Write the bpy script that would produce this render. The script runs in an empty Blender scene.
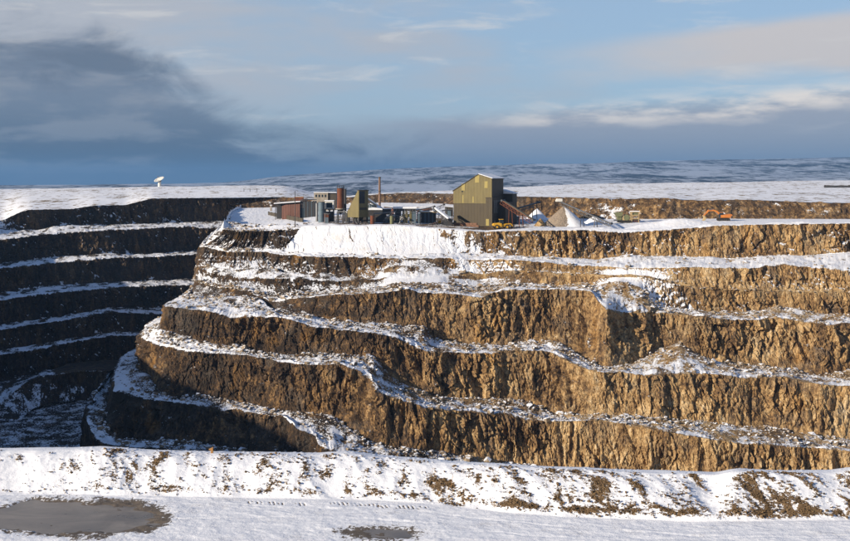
import bpy, math, random
import numpy as np
from mathutils import Vector

# ------------------------------------------------------------------ frame
F, HZ, CX, CZ = 1100.0, 178.0, 425.0, 15.0      # focal length in photo pixels, horizon row, centre column, eye height
random.seed(7)
sc = bpy.context.scene
col = sc.collection
R = math.radians

cam = bpy.data.cameras.new('camera'); camo = bpy.data.objects.new('camera', cam); col.objects.link(camo)
camo.location = (0, 0, CZ); camo.rotation_euler = (R(90), 0, 0)
cam.sensor_width = 36.0; cam.lens = 36.0 * F / 850.0
cam.shift_y = -(270.5 - HZ) / 850.0
cam.clip_start = 1.0; cam.clip_end = 60000
sc.camera = camo

SUN_AZ, SUN_EL = (-0.86, -0.51), 18.0           # towards the sun (x, y), elevation in degrees
n_ = math.hypot(*SUN_AZ); SA = (SUN_AZ[0] / n_, SUN_AZ[1] / n_)
to_sun = Vector((SA[0] * math.cos(R(SUN_EL)), SA[1] * math.cos(R(SUN_EL)), math.sin(R(SUN_EL))))
sun = bpy.data.lights.new('sun', 'SUN'); so = bpy.data.objects.new('sun', sun); col.objects.link(so)
so.rotation_euler = to_sun.to_track_quat('Z', 'Y').to_euler()
sun.energy = 5.0; sun.angle = R(0.5); sun.color = (1.0, 0.85, 0.66)
sc.view_settings.view_transform = 'Standard'; sc.view_settings.look = 'None'
sc.view_settings.exposure = 0.60; sc.view_settings.gamma = 1.0

# ------------------------------------------------------------------ node helper
class NT:
    def __init__(s, tree): s.t = tree; s.n = tree.nodes; s.l = tree.links
    def new(s, typ, **kw):
        n = s.n.new(typ)
        for k, v in kw.items(): setattr(n, k, v)
        return n
    def put(s, sock, v):
        if isinstance(v, bpy.types.NodeSocket): s.l.new(v, sock)
        elif v is not None: sock.default_value = v
    def m(s, op, a, b=None, c=None, clamp=False):
        n = s.new('ShaderNodeMath', operation=op, use_clamp=clamp)
        for i, v in enumerate((a, b, c)):
            if v is not None: s.put(n.inputs[i], v)
        return n.outputs[0]
    def add(s, a, b): return s.m('ADD', a, b)
    def mul(s, a, b): return s.m('MULTIPLY', a, b)
    def sub(s, a, b): return s.m('SUBTRACT', a, b)
    def ss(s, x, a, b):                          # smoothstep from a to b, a may be above b
        n = s.new('ShaderNodeMapRange', interpolation_type='SMOOTHSTEP')
        s.put(n.inputs['Value'], x)
        if a <= b:
            lo, hi, t0, t1 = a, b, 0.0, 1.0
        else:
            lo, hi, t0, t1 = b, a, 1.0, 0.0
        n.inputs['From Min'].default_value = lo; n.inputs['From Max'].default_value = hi
        n.inputs['To Min'].default_value = t0; n.inputs['To Max'].default_value = t1
        return n.outputs[0]
    def noise(s, vec, scale, detail=4, rough=0.55, dist=0.0):
        n = s.new('ShaderNodeTexNoise'); s.put(n.inputs['Vector'], vec)
        n.inputs['Scale'].default_value = scale; n.inputs['Detail'].default_value = detail
        n.inputs['Roughness'].default_value = rough; n.inputs['Distortion'].default_value = dist
        return n.outputs['Fac']
    def vor(s, vec, scale, out='Distance', feature='F1'):
        n = s.new('ShaderNodeTexVoronoi', feature=feature); s.put(n.inputs['Vector'], vec)
        n.inputs['Scale'].default_value = scale
        return n.outputs[out]
    def mix(s, f, a, b, blend='MIX'):
        n = s.new('ShaderNodeMix', data_type='RGBA', blend_type=blend)
        s.put(n.inputs[0], f)
        for i, v in ((6, a), (7, b)):
            if not isinstance(v, bpy.types.NodeSocket): v = (*v, 1.0) if len(v) == 3 else v
            s.put(n.inputs[i], v)
        return n.outputs[2]
    def comb(s, x, y, z):
        n = s.new('ShaderNodeCombineXYZ')
        for i, v in enumerate((x, y, z)): s.put(n.inputs[i], v)
        return n.outputs[0]
    def scale(s, vec, v3):
        n = s.new('ShaderNodeVectorMath', operation='MULTIPLY'); s.put(n.inputs[0], vec); n.inputs[1].default_value = v3
        return n.outputs[0]
    def ramp(s, f, stops):
        n = s.new('ShaderNodeValToRGB'); s.put(n.inputs[0], f)
        e = n.color_ramp.elements
        while len(e) < len(stops): e.new(0.5)
        for q, (p, c) in zip(e, stops): q.position = p; q.color = (*c, 1)
        return n.outputs[0]

# ------------------------------------------------------------------ world
world = bpy.data.worlds.new('World'); sc.world = world; world.use_nodes = True
def build_world():
    t = NT(world.node_tree); t.n.clear()
    out = t.new('ShaderNodeOutputWorld'); bg = t.new('ShaderNodeBackground')
    sky = t.new('ShaderNodeTexSky', sky_type='NISHITA'); sky.sun_disc = False
    sky.sun_elevation = R(SUN_EL); sky.sun_rotation = math.atan2(SA[0], SA[1])
    sky.altitude = 350; sky.air_density = 1.0; sky.dust_density = 0.6; sky.ozone_density = 5.0
    tc = t.new('ShaderNodeTexCoord'); g = tc.outputs['Generated']
    sx = t.new('ShaderNodeSeparateXYZ'); t.l.new(g, sx.inputs[0]); x, y, z = sx.outputs
    az = t.m('ARCTAN2', x, y)
    hyp = t.m('SQRT', t.add(t.mul(x, x), t.mul(y, y)))
    el = t.m('DIVIDE', z, t.m('MAXIMUM', hyp, 0.02))       # tan of elevation, 0.162 at the top edge
    # the lower air never shows the dark half of the sky model: look it up at or above the horizon
    zc = t.m('MAXIMUM', z, 0.01)
    t.l.new(t.comb(x, y, zc), sky.inputs['Vector'])
    base = t.mix(1.0, sky.outputs[0], (0.11, 0.11, 0.11), 'MULTIPLY')
    wv = t.comb(t.mul(az, 1.0), t.mul(el, 3.2), 0.37)
    warp = t.noise(wv, 5.0, 3, 0.5)
    wv2 = t.comb(t.add(az, t.mul(t.sub(warp, 0.5), 0.10)), t.add(t.mul(el, 3.4), t.mul(t.sub(warp, 0.5), 0.14)), 0.0)
    n1 = t.noise(wv2, 4.2, 6, 0.52)
    n2 = t.noise(t.comb(t.mul(az, 1.0), t.mul(el, 7.0), 3.1), 6.0, 6, 0.55)
    n3 = t.noise(t.comb(t.mul(az, 1.0), t.mul(el, 4.0), 8.3), 14.0, 5, 0.55)
    soft = t.sub(t.add(t.mul(n1, 0.65), t.mul(n3, 0.35)), 0.5)
    # high thin veil, thicker to the left
    veil = t.ss(t.add(t.add(n1, t.mul(t.sub(n2, 0.5), 0.35)), t.mul(az, -0.62)), 0.36, 0.70)
    veil = t.mul(t.mul(veil, t.ss(el, 0.03, 0.10)), t.add(.10, t.mul(.90, t.ss(el, 0.55, .18))))
    c = t.mix(t.mul(.66, t.ss(el, .6, .12)), base, (.335, .435, .55)); c = t.mix(t.mul(veil, 0.88), c, (0.40, 0.415, 0.455))
    # pale cloud bank on the right, upper deck
    e1 = t.add(el, t.mul(soft, 0.05))
    a1 = t.add(az, t.mul(soft, 0.25))
    deck = t.mul(t.mul(t.ss(e1, 0.078, 0.100), t.ss(t.add(e1, t.mul(a1, -0.09)), 0.115, 0.098)), t.ss(a1, 0.06, 0.26))
    c = t.mix(t.mul(deck, 0.90), c, (0.52, 0.485, 0.475))
    # lower right bank: bright rim above, grey below
    top = t.add(0.050, t.mul(az, 0.050))
    rel = t.sub(e1, top)
    bank = t.mul(t.ss(rel, 0.012, -0.006), t.ss(a1, -0.22, 0.05))
    rim = t.mul(t.mul(t.ss(rel, 0.018, 0.004), t.ss(rel, -0.014, 0.0)), t.mul(t.ss(a1, 0.03, 0.16), t.ss(n3, 0.38, 0.62)))
    bc = t.mix(t.ss(el, 0.005, 0.06), (0.19, 0.24, 0.33), (0.285, 0.305, 0.365))
    c = t.mix(t.mul(bank, 0.86), c, bc)
    c = t.mix(t.mul(rim, 0.9), c, (0.74, 0.68, 0.62))
    # big slate blue bank on the left, running low towards the middle
    ltop = t.add(t.add(0.016, t.mul(t.ss(az, -0.13, -0.31), 0.090)), t.mul(t.ss(az, 0.05, -0.14), 0.020))
    ragged = t.sub(t.noise(t.comb(az, t.mul(el, 2.2), 5.0), 11.0, 7, 0.6, 0.8), 0.5)
    lrel = t.sub(t.add(t.add(el, t.mul(soft, 0.06)), t.mul(ragged, 0.085)), ltop)
    lb = t.mul(t.ss(lrel, 0.024, -0.022), t.ss(a1, 0.14, -0.05))
    lc = t.mix(t.ss(el, 0.0, 0.075), (0.026, 0.052, 0.094), (0.135, 0.178, 0.245))
    lc = t.mix(t.mul(t.ss(t.add(n3, t.mul(ragged, .7)), 0.44, 0.70), 0.55), lc, (0.25, 0.275, 0.32))
    lc = t.mix(t.mul(t.ss(t.add(n1, t.mul(ragged, .5)), 0.50, 0.34), 0.45), lc, (0.055, 0.085, 0.135))
    lc = t.mix(t.mul(t.ss(az, -0.20, 0.08), 0.75), lc, (0.165, 0.21, 0.275))
    # thin streaks of lit cloud in the middle of the sky
    n4 = t.noise(t.comb(az, t.mul(el, 6.0), 11.7), 9.0, 7, 0.58, 0.5)
    st4 = t.mul(t.ss(n4, 0.52, 0.74), t.mul(t.ss(el, 0.03, 0.06), t.ss(el, 0.6, 0.15)))
    c = t.mix(t.mul(st4, 0.55), c, (0.60, 0.59, 0.58))
    c = t.mix(t.mul(lb, 0.90), c, lc)
    # clear strip of far light under the bank
    strip = t.mul(t.ss(el, 0.006, 0.001), t.ss(az, -0.02, -0.12))
    c = t.mix(t.mul(strip, 0.6), c, (0.095, 0.145, 0.23))
    bg.inputs['Strength'].default_value = 0.80
    t.l.new(c, bg.inputs['Color']); t.l.new(bg.outputs[0], out.inputs[0])
build_world()

# ------------------------------------------------------------------ numpy noise
rng = np.random.default_rng(11)
PERM = rng.permutation(512).astype(np.int64); PERM = np.concatenate([PERM % 512, PERM % 512, PERM % 512])
GR = rng.normal(size=(512, 3)); GR /= np.linalg.norm(GR, axis=1)[:, None]
def perlin(x, y, z):
    xi, yi, zi = np.floor(x).astype(np.int64), np.floor(y).astype(np.int64), np.floor(z).astype(np.int64)
    xf, yf, zf = x - xi, y - yi, z - zi
    u, v, w = [q * q * q * (q * (q * 6 - 15) + 10) for q in (xf, yf, zf)]
    r = 0
    for dx in (0, 1):
        for dy in (0, 1):
            for dz in (0, 1):
                h = PERM[(PERM[(PERM[(xi + dx) & 511] + yi + dy) & 511] + zi + dz) & 511]
                g = GR[h]
                d = g[..., 0] * (xf - dx) + g[..., 1] * (yf - dy) + g[..., 2] * (zf - dz)
                r = r + d * (u if dx else 1 - u) * (v if dy else 1 - v) * (w if dz else 1 - w)
    return r * 1.6
def fbm(x, y, z, o=3, g=0.5):
    a, r, t = 1.0, 0, 0
    for i in range(o):
        r = r + a * perlin(x * 2 ** i + 17.3 * i, y * 2 ** i + 5.1 * i, z * 2 ** i); t += a; a *= g
    return r / t
def worley(u, v, seed=0):
    """cell value and edge distance of a jittered 2D grid"""
    ui, vi = np.floor(u).astype(np.int64), np.floor(v).astype(np.int64)
    d1 = np.full(u.shape, 9.0); d2 = np.full(u.shape, 9.0); val = np.zeros(u.shape)
    for du in (-1, 0, 1):
        for dv in (-1, 0, 1):
            h = PERM[(PERM[(ui + du + seed * 37) & 511] + vi + dv) & 511]
            jx = (PERM[h] % 512) / 512.0; jy = (PERM[(h + 91) & 511] % 512) / 512.0
            d = np.hypot(ui + du + jx - u, vi + dv + jy - v)
            near = d < d1
            d2 = np.where(near, d1, np.minimum(d2, d)); val = np.where(near, (h % 512) / 512.0, val); d1 = np.where(near, d, d1)
    return val, d2 - d1
def facets(u, v, su, sv, seed, tilt):
    """broken rock: cells with their own set-back and their own tilted plane; returns displacement and joint mask"""
    uu, vv_ = u / su, v / sv
    ui, vi = np.floor(uu).astype(np.int64), np.floor(vv_).astype(np.int64)
    d1 = np.full(uu.shape, 9.0); d2 = np.full(uu.shape, 9.0); hb = np.zeros(uu.shape, np.int64); cu = np.zeros(uu.shape); cv = np.zeros(uu.shape)
    for du in (-1, 0, 1):
        for dv in (-1, 0, 1):
            h = PERM[(PERM[(ui + du + seed * 37) & 511] + vi + dv) & 511]
            ju = uu - (ui + du + (PERM[h] % 512) / 512.0); jv = vv_ - (vi + dv + (PERM[(h + 91) & 511] % 512) / 512.0)
            d = np.abs(ju) ** 1.5 + np.abs(jv) ** 1.5
            near = d < d1
            d2 = np.where(near, d1, np.minimum(d2, d)); hb = np.where(near, h, hb); cu = np.where(near, ju, cu); cv = np.where(near, jv, cv); d1 = np.where(near, d, d1)
    a = (PERM[(hb + 7) & 511] % 512) / 256.0 - 1; b = (PERM[(hb + 133) & 511] % 512) / 256.0 - 1; c = (PERM[(hb + 251) & 511] % 512) / 256.0 - 1
    return 0.5 * a + tilt * (b * cu + 0.8 * c * cv), d2 - d1
def sst(x, a, b):
    t = np.clip((x - a) / (b - a), 0, 1); return t * t * (3 - 2 * t)

# ------------------------------------------------------------------ object helpers
def tag(o, label=None, cat=None, group=None, kind=None):
    if label: o['label'] = label
    if cat: o['category'] = cat
    if group: o['group'] = group
    if kind: o['kind'] = kind
    return o
def grid_mesh(name, P, mat, attrs=None, smooth=False):
    r, c = P.shape[:2]
    me = bpy.data.meshes.new(name)
    me.vertices.add(r * c); me.vertices.foreach_set('co', P.reshape(-1).astype(np.float32))
    i = np.arange(r * c).reshape(r, c)
    q = np.stack([i[:-1, :-1], i[1:, :-1], i[1:, 1:], i[:-1, 1:]], -1).reshape(-1, 4)
    n = len(q)
    me.loops.add(n * 4); me.loops.foreach_set('vertex_index', q.reshape(-1).astype(np.int32))
    me.polygons.add(n); me.polygons.foreach_set('loop_start', (np.arange(n) * 4).astype(np.int32))
    me.polygons.foreach_set('use_smooth', np.full(n, smooth))
    me.update(calc_edges=True)
    for k, a in (attrs or {}).items():
        at = me.attributes.new(k, 'FLOAT', 'POINT'); at.data.foreach_set('value', a.reshape(-1).astype(np.float32))
    me.materials.append(mat)
    o = bpy.data.objects.new(name, me); col.objects.link(o)
    return o
def grid_normals(P):
    du = np.gradient(P, axis=1); dv = np.gradient(P, axis=0)
    n = np.cross(dv, du); n /= np.linalg.norm(n, axis=-1, keepdims=True) + 1e-9
    n *= np.sign(n[..., 2:3] + 1e-6)
    return n
def px_pt(px, py, Y):
    if isinstance(py, tuple): h = py[1]
    else: h = (py - HZ) * Y / F
    return np.array([(px - CX) / F * Y, Y, h])
def smooth_line(S, pts, sig):
    """pts: list of (s, X, Y, h); dense smoothed sampling at S"""
    a = np.array(pts, float); a = a[np.argsort(a[:, 0], kind='stable')]
    g = np.arange(S.min() - 20, S.max() + 20, 0.5)
    k = np.exp(-0.5 * (np.arange(-30, 31) * 0.5 / sig) ** 2); k /= k.sum()
    outp = []
    for j in (1, 2, 3):
        v = np.interp(g, a[:, 0], a[:, j]); v = np.convolve(np.pad(v, 30, mode='edge'), k, mode='valid')
        outp.append(np.interp(S, g, v))
    return np.stack(outp, -1)

# ------------------------------------------------------------------ materials
def new_mat(name):
    m = bpy.data.materials.new(name); m.use_nodes = True
    t = NT(m.node_tree); b = t.n['Principled BSDF']
    return m, t, b
SNOW = (0.77, 0.80, 0.855)
def terrain_mat(name, dark=0.0, snow_scale=1.0, pebble=1.0, gravel=False):
    m, t, b = new_mat(name)
    geo = t.new('ShaderNodeNewGeometry'); p = geo.outputs['Position']
    at = t.new('ShaderNodeAttribute', attribute_name='snow'); sn = at.outputs['Fac']
    tn = t.new('ShaderNodeAttribute', attribute_name='tone').outputs['Fac']
    streak = t.noise(t.scale(p, (1, 1, 0.16)), 0.55, 5, 0.6, 0.4)
    fine = t.noise(p, 1.3, 5, 0.62)
    big = t.noise(p, 0.045, 3, 0.5)
    grit = t.noise(p, 4.2, 4, 0.7)
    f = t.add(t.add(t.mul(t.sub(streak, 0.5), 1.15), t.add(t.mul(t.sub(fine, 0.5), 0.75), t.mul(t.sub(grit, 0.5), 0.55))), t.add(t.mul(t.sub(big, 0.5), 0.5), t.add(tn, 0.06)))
    c = t.ramp(f, [(0.10, (0.028, 0.020, 0.014)), (0.30, (0.085, 0.052, 0.028)), (0.46, (0.225, 0.135, 0.058)),
                   (0.60, (0.385, 0.255, 0.118)), (0.78, (0.53, 0.395, 0.22)), (0.95, (0.58, 0.49, 0.35))])
    ochre = t.ss(t.noise(t.scale(p, (1, 1, 0.3)), 0.09, 4, 0.6), 0.58, 0.72)
    c = t.mix(t.mul(ochre, 0.45), c, (0.42, 0.215, 0.045))
    grey = t.ss(t.noise(p, 0.13, 6, 0.7), 0.48, 0.66)
    c = t.mix(t.mul(grey, 0.42), c, (0.13, 0.112, 0.092))
    # dark seams between blocks
    seam = t.ss(t.vor(t.scale(p, (1, 1, 0.4)), 0.7, 'Distance', 'DISTANCE_TO_EDGE'), 0.07, 0.0)
    c = t.mix(t.mul(seam, 0.45), c, (0.03, 0.022, 0.015))
    if gravel: c = t.mix(.8, c, t.mix(t.ss(grit, .35, .65), (.20, .165, .13), (.36, .31, .26)))
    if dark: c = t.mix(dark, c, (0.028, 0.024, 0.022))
    # snow: the attribute plus grain at boulder and pebble size
    peb = t.vor(p, 1.7 * snow_scale); peb2 = t.noise(p, 2.6 * snow_scale, 4, 0.7)
    peb3 = t.noise(p, 0.5 * snow_scale, 4, 0.6)
    s = t.add(sn, t.add(t.mul(t.sub(peb2, 0.5), 0.9 * pebble), t.add(t.mul(t.sub(peb, 0.4), 0.30 * pebble), t.mul(t.sub(peb3, 0.5), 0.5))))
    s = t.ss(s, 0.44, 0.56)
    dirty = t.mix(t.ss(t.noise(p, 0.3, 4, 0.6), 0.45, 0.8), SNOW, (0.70, 0.69, 0.68))
    c = t.mix(s, c, dirty)
    t.put(b.inputs['Base Color'], c); b.inputs['Roughness'].default_value = 0.9
    b.inputs['Specular IOR Level'].default_value = 0.25
    bm = t.new('ShaderNodeBump'); bm.inputs['Strength'].default_value = 0.8; bm.inputs['Distance'].default_value = 0.45
    t.put(bm.inputs['Height'], t.add(t.mul(t.add(fine, t.mul(grit, .5)), t.sub(1.15, s)), t.add(t.mul(peb2, 0.25), t.mul(s, 0.15)))); t.l.new(bm.outputs[0], b.inputs['Normal'])
    return m
M_TERR = terrain_mat('limestone and snow')
M_GRAVEL = terrain_mat('pale gravel', gravel=True)
M_LEFT = terrain_mat('shade darkened limestone', dark=0.62, snow_scale=0.8)  # stone colour pulled towards black to stand in for the pit's shade

# ------------------------------------------------------------------ the terraced quarry
W_S = [200, 185, 150, 100, 0]                  # where the hidden return of each line sits
UP = [(-3, 15), (-9, 55), (-18, 150), (-18, 230)]
LO = [(0, 12), (0, 42), (8, 150), (16, 250)]
def quarry_line(front, back=LO, explicit=None):
    pts = []
    tipx = front[0][0]
    for px, py, Y in front:
        s = px if px >= 260 else 200 + (px - tipx) / (260 - tipx) * 60
        pts.append((s, *px_pt(px, py, Y)))
    tip = px_pt(*front[0])
    if explicit:
        for s, px, py, Y in explicit: pts.append((s, *px_pt(px, py, Y)))
        last = min(explicit); tip = px_pt(*last[1:]); s0 = last[0]
        pts.append((0, tip[0] + back[-1][0], tip[1] + back[-1][1], tip[2]))
        if s0 > 110: pts.append((60, tip[0] + back[-2][0], tip[1] + back[-2][1], tip[2]))
    else:
        for s, (dx, dy) in zip(W_S[1:], back): pts.append((s, tip[0] + dx, tip[1] + dy, tip[2]))
    return pts
hh = lambda v: ('h', v)
Rl = quarry_line([(222, 229, 375), (237, 231, 375), (270, 231, 375), (300, 229, 375), (322, 226, 375), (350, 226, 375), (400, 226, 375), (440, 229, 375),
    (486, 232, 375), (510, 231, 375), (551, 230.5, 375), (591, 230.5, 375), (624, 233, 375), (650, 231, 375), (680, 229, 375), (721, 225.5, 375),
    (761, 224.5, 375), (850, 223.5, 375), (1100, 222, 375)], explicit=[(185, 226, 221, 420), (150, 231, 212, 530), (100, 240, 208, 598)], back=[(0, 0), (0, 0), (3, 30), (8, 60)])
Atl = quarry_line([(203, 245, 378), (230, 250, 371), (265, 249.5, 370.5), (285, 252, 369), (320, 254, 366), (349, 255, 365), (380, 256, 364.5), (407, 256, 365),
    (440, 254, 367), (470, 254, 370), (500, 255, 371), (510, 256.5, 371), (551, 258, 371), (591, 260, 371), (624, 256, 371), (680, 256.5, 371), (731, 259, 371),
    (771, 255.5, 371), (802, 256, 371), (850, 252.5, 371), (1100, 250, 371)], explicit=[(185, 215, 237, 422), (150, 222, 224, 530), (100, 232, 219, 598)], back=[(0, 0), (0, 0), (3, 30), (8, 60)])
Acl = quarry_line([(201, 247, 376), (230, 252.5, 369), (265, 252, 368), (285, 255, 364), (320, 257, 359), (349, 257.5, 358), (380, 258, 358), (407, 258.5, 358),
    (440, 258, 360), (470, 260, 362), (500, 259, 362), (510, 259.5, 361), (551, 263, 358), (571, 265, 356), (601, 266, 355), (632, 268, 353), (680, 267, 350),
    (720, 268, 350), (751, 268, 350), (782, 264.5, 352), (810, 267, 350), (850, 271, 347), (1100, 273, 345)], UP)
Mtl = quarry_line([(197, 266, 372), (220, 268, 366), (235, 271, 362), (251, 269, 361), (278, 268, 361), (282, 274, 358), (306, 274, 356), (322, 273, 355),
    (349, 278, 354), (375, 276, 352), (389, 267, 354), (415, 266, 355), (438, 267, 357), (450, 270, 358), (480, 275, 358), (510, 271, 358), (600, 276, 352),
    (640, 276, 349), (700, 288, 347), (741, 290, 347), (850, 292, 345), (1100, 294, 345)], UP)
Mcl = quarry_line([(196, 268, 371), (220, 275, 360), (237, 279, 354), (286, 278.5, 350), (340, 282, 347), (370, 281, 347), (389, 277, 349), (415, 277, 350),
    (440, 275, 353), (460, 278, 354), (480, 279, 357), (510, 272.5, 357.7), (600, 277, 351.6), (640, 277, 348.6), (700, 289.5, 346.6), (741, 291.5, 346.6),
    (850, 293.5, 344.6), (1100, 295.5, 344.6)], UP)
Btl = quarry_line([(195, 280, 366), (220, 286, 356), (240, 288, 349), (271, 296, 345), (306, 294, 344), (350, 290.5, 343), (377, 288.5, 343), (400, 284, 344),
    (440, 283, 346), (450, 284, 348), (472, 287, 350), (492, 286, 352), (510, 284, 354), (551, 286, 353), (591, 286, 350), (620, 281, 346), (640, 287, 344),
    (662, 308, 342), (680, 309.5, 342), (710, 312, 343), (741, 314, 344), (757, 311, 345), (773, 308, 346), (794, 309, 345), (822, 314, 344), (850, 315, 344), (1100, 318, 342)], UP)
Bcl = quarry_line([(195, 282, 365), (220, 288, 354), (240, 290, 347.5), (265, 299, 342), (271, 302, 338), (306, 297.5, 334), (340, 295, 332), (381, 293.5, 331),
    (407, 289.5, 333), (433, 294.5, 333), (454, 294, 333), (480, 298, 332), (492, 293, 335), (510, 290, 336.5), (560, 289.5, 338), (591, 291.5, 336), (600, 305, 328),
    (607, 310, 324), (620, 313.5, 330), (652, 312.5, 335), (680, 315, 334), (706, 317, 332), (741, 321, 332), (778, 318, 334), (802, 322, 332), (830, 325, 330),
    (850, 323, 331), (1100, 326, 330)], UP)
Ctl = quarry_line([(192, 296, 352), (221, 297, 347), (241, 296, 345), (262, 299, 343), (268, 308, 336), (281, 315.5, 328), (310, 315, 329), (326, 320, 328),
    (350, 323, 327), (389, 323.5, 326), (405, 326, 326), (424, 327, 327), (430, 337, 327), (446, 343, 327), (470, 344, 326.5), (510, 346, 327), (526, 341.5, 329),
    (559, 343, 328), (577, 355, 324), (595, 366, 318), (612, 368, 317), (625, 366, 320), (640, 361, 325), (660, 349, 331), (680, 342.5, 331), (692, 351, 328),
    (710, 361, 326), (741, 365, 327), (761, 367, 327), (794, 370, 327), (810, 376, 323), (822, 375, 323), (850, 371, 325), (1100, 374, 322)], UP)
Ccl = quarry_line([(161.7, 305.5, 330), (180, 308, 328), (216, 312.5, 325), (233, 319, 321), (245, 317.5, 321), (261, 318, 320), (277, 317.5, 319), (294, 320.5, 317),
    (310, 326.5, 315), (340, 330, 315), (376, 333.5, 314), (397, 338, 313), (407, 344, 312), (421, 351, 311), (454, 353, 313), (482, 354, 314), (510, 351, 317),
    (540, 350.5, 319), (553, 353.5, 318), (571, 363.5, 313), (591, 370.5, 308), (603, 373, 306), (624, 372.5, 308), (648, 376, 307), (680, 373.5, 309), (721, 374.5, 310),
    (741, 378, 310), (782, 376.5, 312), (802, 381, 311), (822, 385, 308), (850, 386.5, 308), (1100, 390, 305)])
Dtl = quarry_line([(158.6, 328.5, 328), (168, 332.5, 326), (218, 346, 318), (241, 348.8, 317), (261, 354, 314), (292, 355, 311.5), (310, 354, 311), (350, 356, 311),
    (372, 357, 310), (391, 376.5, 307), (410, 387, 306), (429, 395.5, 305), (454, 398.5, 307), (510, 399.5, 312), (530, 402, 312), (546, 411.5, 308), (571, 416.5, 303.5),
    (601, 416.5, 301), (632, 416.5, 302), (660, 418.5, 301.5), (680, 420.7, 303), (710, 422.7, 304), (741, 427, 304), (765, 426, 306), (794, 433, 304), (822, 437, 301),
    (850, 441, 301), (1100, 446, 298)])
Dcl = quarry_line([(139, 335.6, 330), (147, 341, 323), (157.6, 346, 318), (174, 350, 315), (186, 352.5, 313), (230, 354, 311), (261, 357.5, 308), (282, 363, 303),
    (310, 365.5, 300.5), (340, 364.5, 300.5), (358, 370, 299), (368, 377, 297.5), (374, 390, 291.5), (391, 398, 291), (421, 406.4, 290), (441, 409.5, 292), (486, 413.5, 296),
    (510, 414.6, 298), (522, 419, 297), (540, 421.7, 296), (571, 421.7, 296), (601, 420, 296), (632, 426, 293), (660, 432, 289.5), (680, 434.5, 288.5), (710, 439, 288),
    (741, 444, 286), (781, 446, 286), (810, 448, 287), (850, 452, 284), (1100, 458, 280)], explicit=[(180, 147, 323, 361)])
Etl = quarry_line([(135, 369, 326), (150, 374, 322), (160, 395, 306), (180, 398.5, 307), (200, 397, 307), (231, 400, 306), (253, 406, 304), (276, 411.5, 300),
    (333, 415, 296), (340, 422.5, 294), (352, 431, 290), (368, 441, 286), (389, 447, 284.5), (419, 451, 286), (437, 451.5, 289), (452, 455, 289), (486, 458, 291),
    (510, 464.5, 293), (600, hh(79.5), 292), (741, hh(82), 282), (850, hh(83.5), 279), (1100, hh(83.5), 276)])
Ecl = quarry_line([(114, 389, 305), (112, 396, 303), (136, 398, 302), (170, 402, 300), (196, 404.4, 299), (217, 411, 296), (237, 410.5, 297), (259.5, 414.6, 295),
    (284, 417.6, 292), (296, 429, 284), (312, 435, 281), (320, 449, 274), (333, 453, 272), (400, hh(72), 272), (440, hh(75), 274), (510, hh(78.5), 284), (600, hh(80), 280),
    (741, hh(82.5), 268), (850, hh(84), 264), (1100, hh(84), 264)], explicit=[(180, 117, 359, 350), (150, 130, 351, 372)])
Ftl = quarry_line([(106, 421, 300), (114, 438, 296), (130, 441, 295), (170, 440, 294), (240, 450, 290), (300, hh(74.5), 279), (400, hh(79), 270), (510, hh(84), 264),
    (741, hh(87), 255), (1100, hh(87), 255)], explicit=[(180, 110, 400, 330), (165, 112, 380, 352), (130, 116, 372, 372)])
Fcl = quarry_line([(84, 418, 300), (87, 430, 294), (97, 440, 290), (110, 446, 287), (150, 449, 285), (200, 452, 284), (300, hh(75), 270), (400, hh(79.5), 260), (510, hh(84.5), 250),
    (741, hh(87.5), 240), (1100, hh(87.5), 240)], explicit=[(185, 88, 410, 311), (165, 97, 389, 333), (130, 110, 371, 356)])
Gtl = quarry_line([(77, hh(90), 297), (81, hh(90), 291), (92, hh(90), 286), (106, hh(90), 283), (150, hh(90), 279), (200, hh(90), 278), (300, hh(92), 264), (400, hh(92), 255),
    (510, hh(92), 246), (741, hh(92), 236), (1100, hh(92), 236)], explicit=[(185, 82, hh(90), 313), (165, 90, hh(90), 335), (130, 103, hh(90), 358)])

S = np.concatenate([np.arange(0, 150, 5), np.arange(150, 200, 1.5), np.arange(200, 260, 0.33), np.arange(260, 872, 0.8), np.arange(872, 1101, 4)])
def add_lip(P3):  # crest wobble
    return P3
lines = [smooth_line(S, l, 1.6) for l in (Rl, Atl, Acl, Mtl, Mcl, Btl, Bcl, Ctl, Ccl, Dtl, Dcl, Etl, Ecl, Ftl, Fcl, Gtl)]
seg = [  # name, rows, face?, label
    ('rock_face', 30, 1, 'topmost brown rock face directly below the plant, half buried by a white snow slope on the left'),
    ('quarry_bench', 12, 0, 'first snowy bench below the plant, brightest snow ledge on the right'),
    ('rock_face', 26, 1, 'short brown face above the narrow middle ledge with the white snow heap'),
    ('quarry_bench', 8, 0, 'narrow snow ledge with a white tipped heap halfway along it'),
    ('rock_face', 20, 1, 'low strip of rock under the tipped snow heap'),
    ('quarry_bench', 18, 0, 'second snowy bench that drops in a white ramp on the right'),
    ('rock_face', 48, 1, 'tall golden face below the ramp with a recess and rubble cone on the right'),
    ('quarry_bench', 18, 0, 'third bench of stones and thin snow, broad at its left end'),
    ('rock_face', 50, 1, 'golden brown face between the third and fourth benches'),
    ('quarry_bench', 18, 0, 'fourth bench with a blue shaded ramp left of centre'),
    ('rock_face', 50, 1, 'lowest fully lit golden face, cut off by the snow bank on the right'),
    ('quarry_bench', 16, 0, 'low stony bench running behind the snow bank'),
    ('rock_face', 36, 1, 'dark shaded face just above the snow bank at lower left'),
    ('quarry_bench', 10, 0, 'narrow snowy path curving round the foot of the dark lower face'),
    ('rock_face', 16, 1, 'dark steep foot of the terraces beside the left pit floor')]
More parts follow.
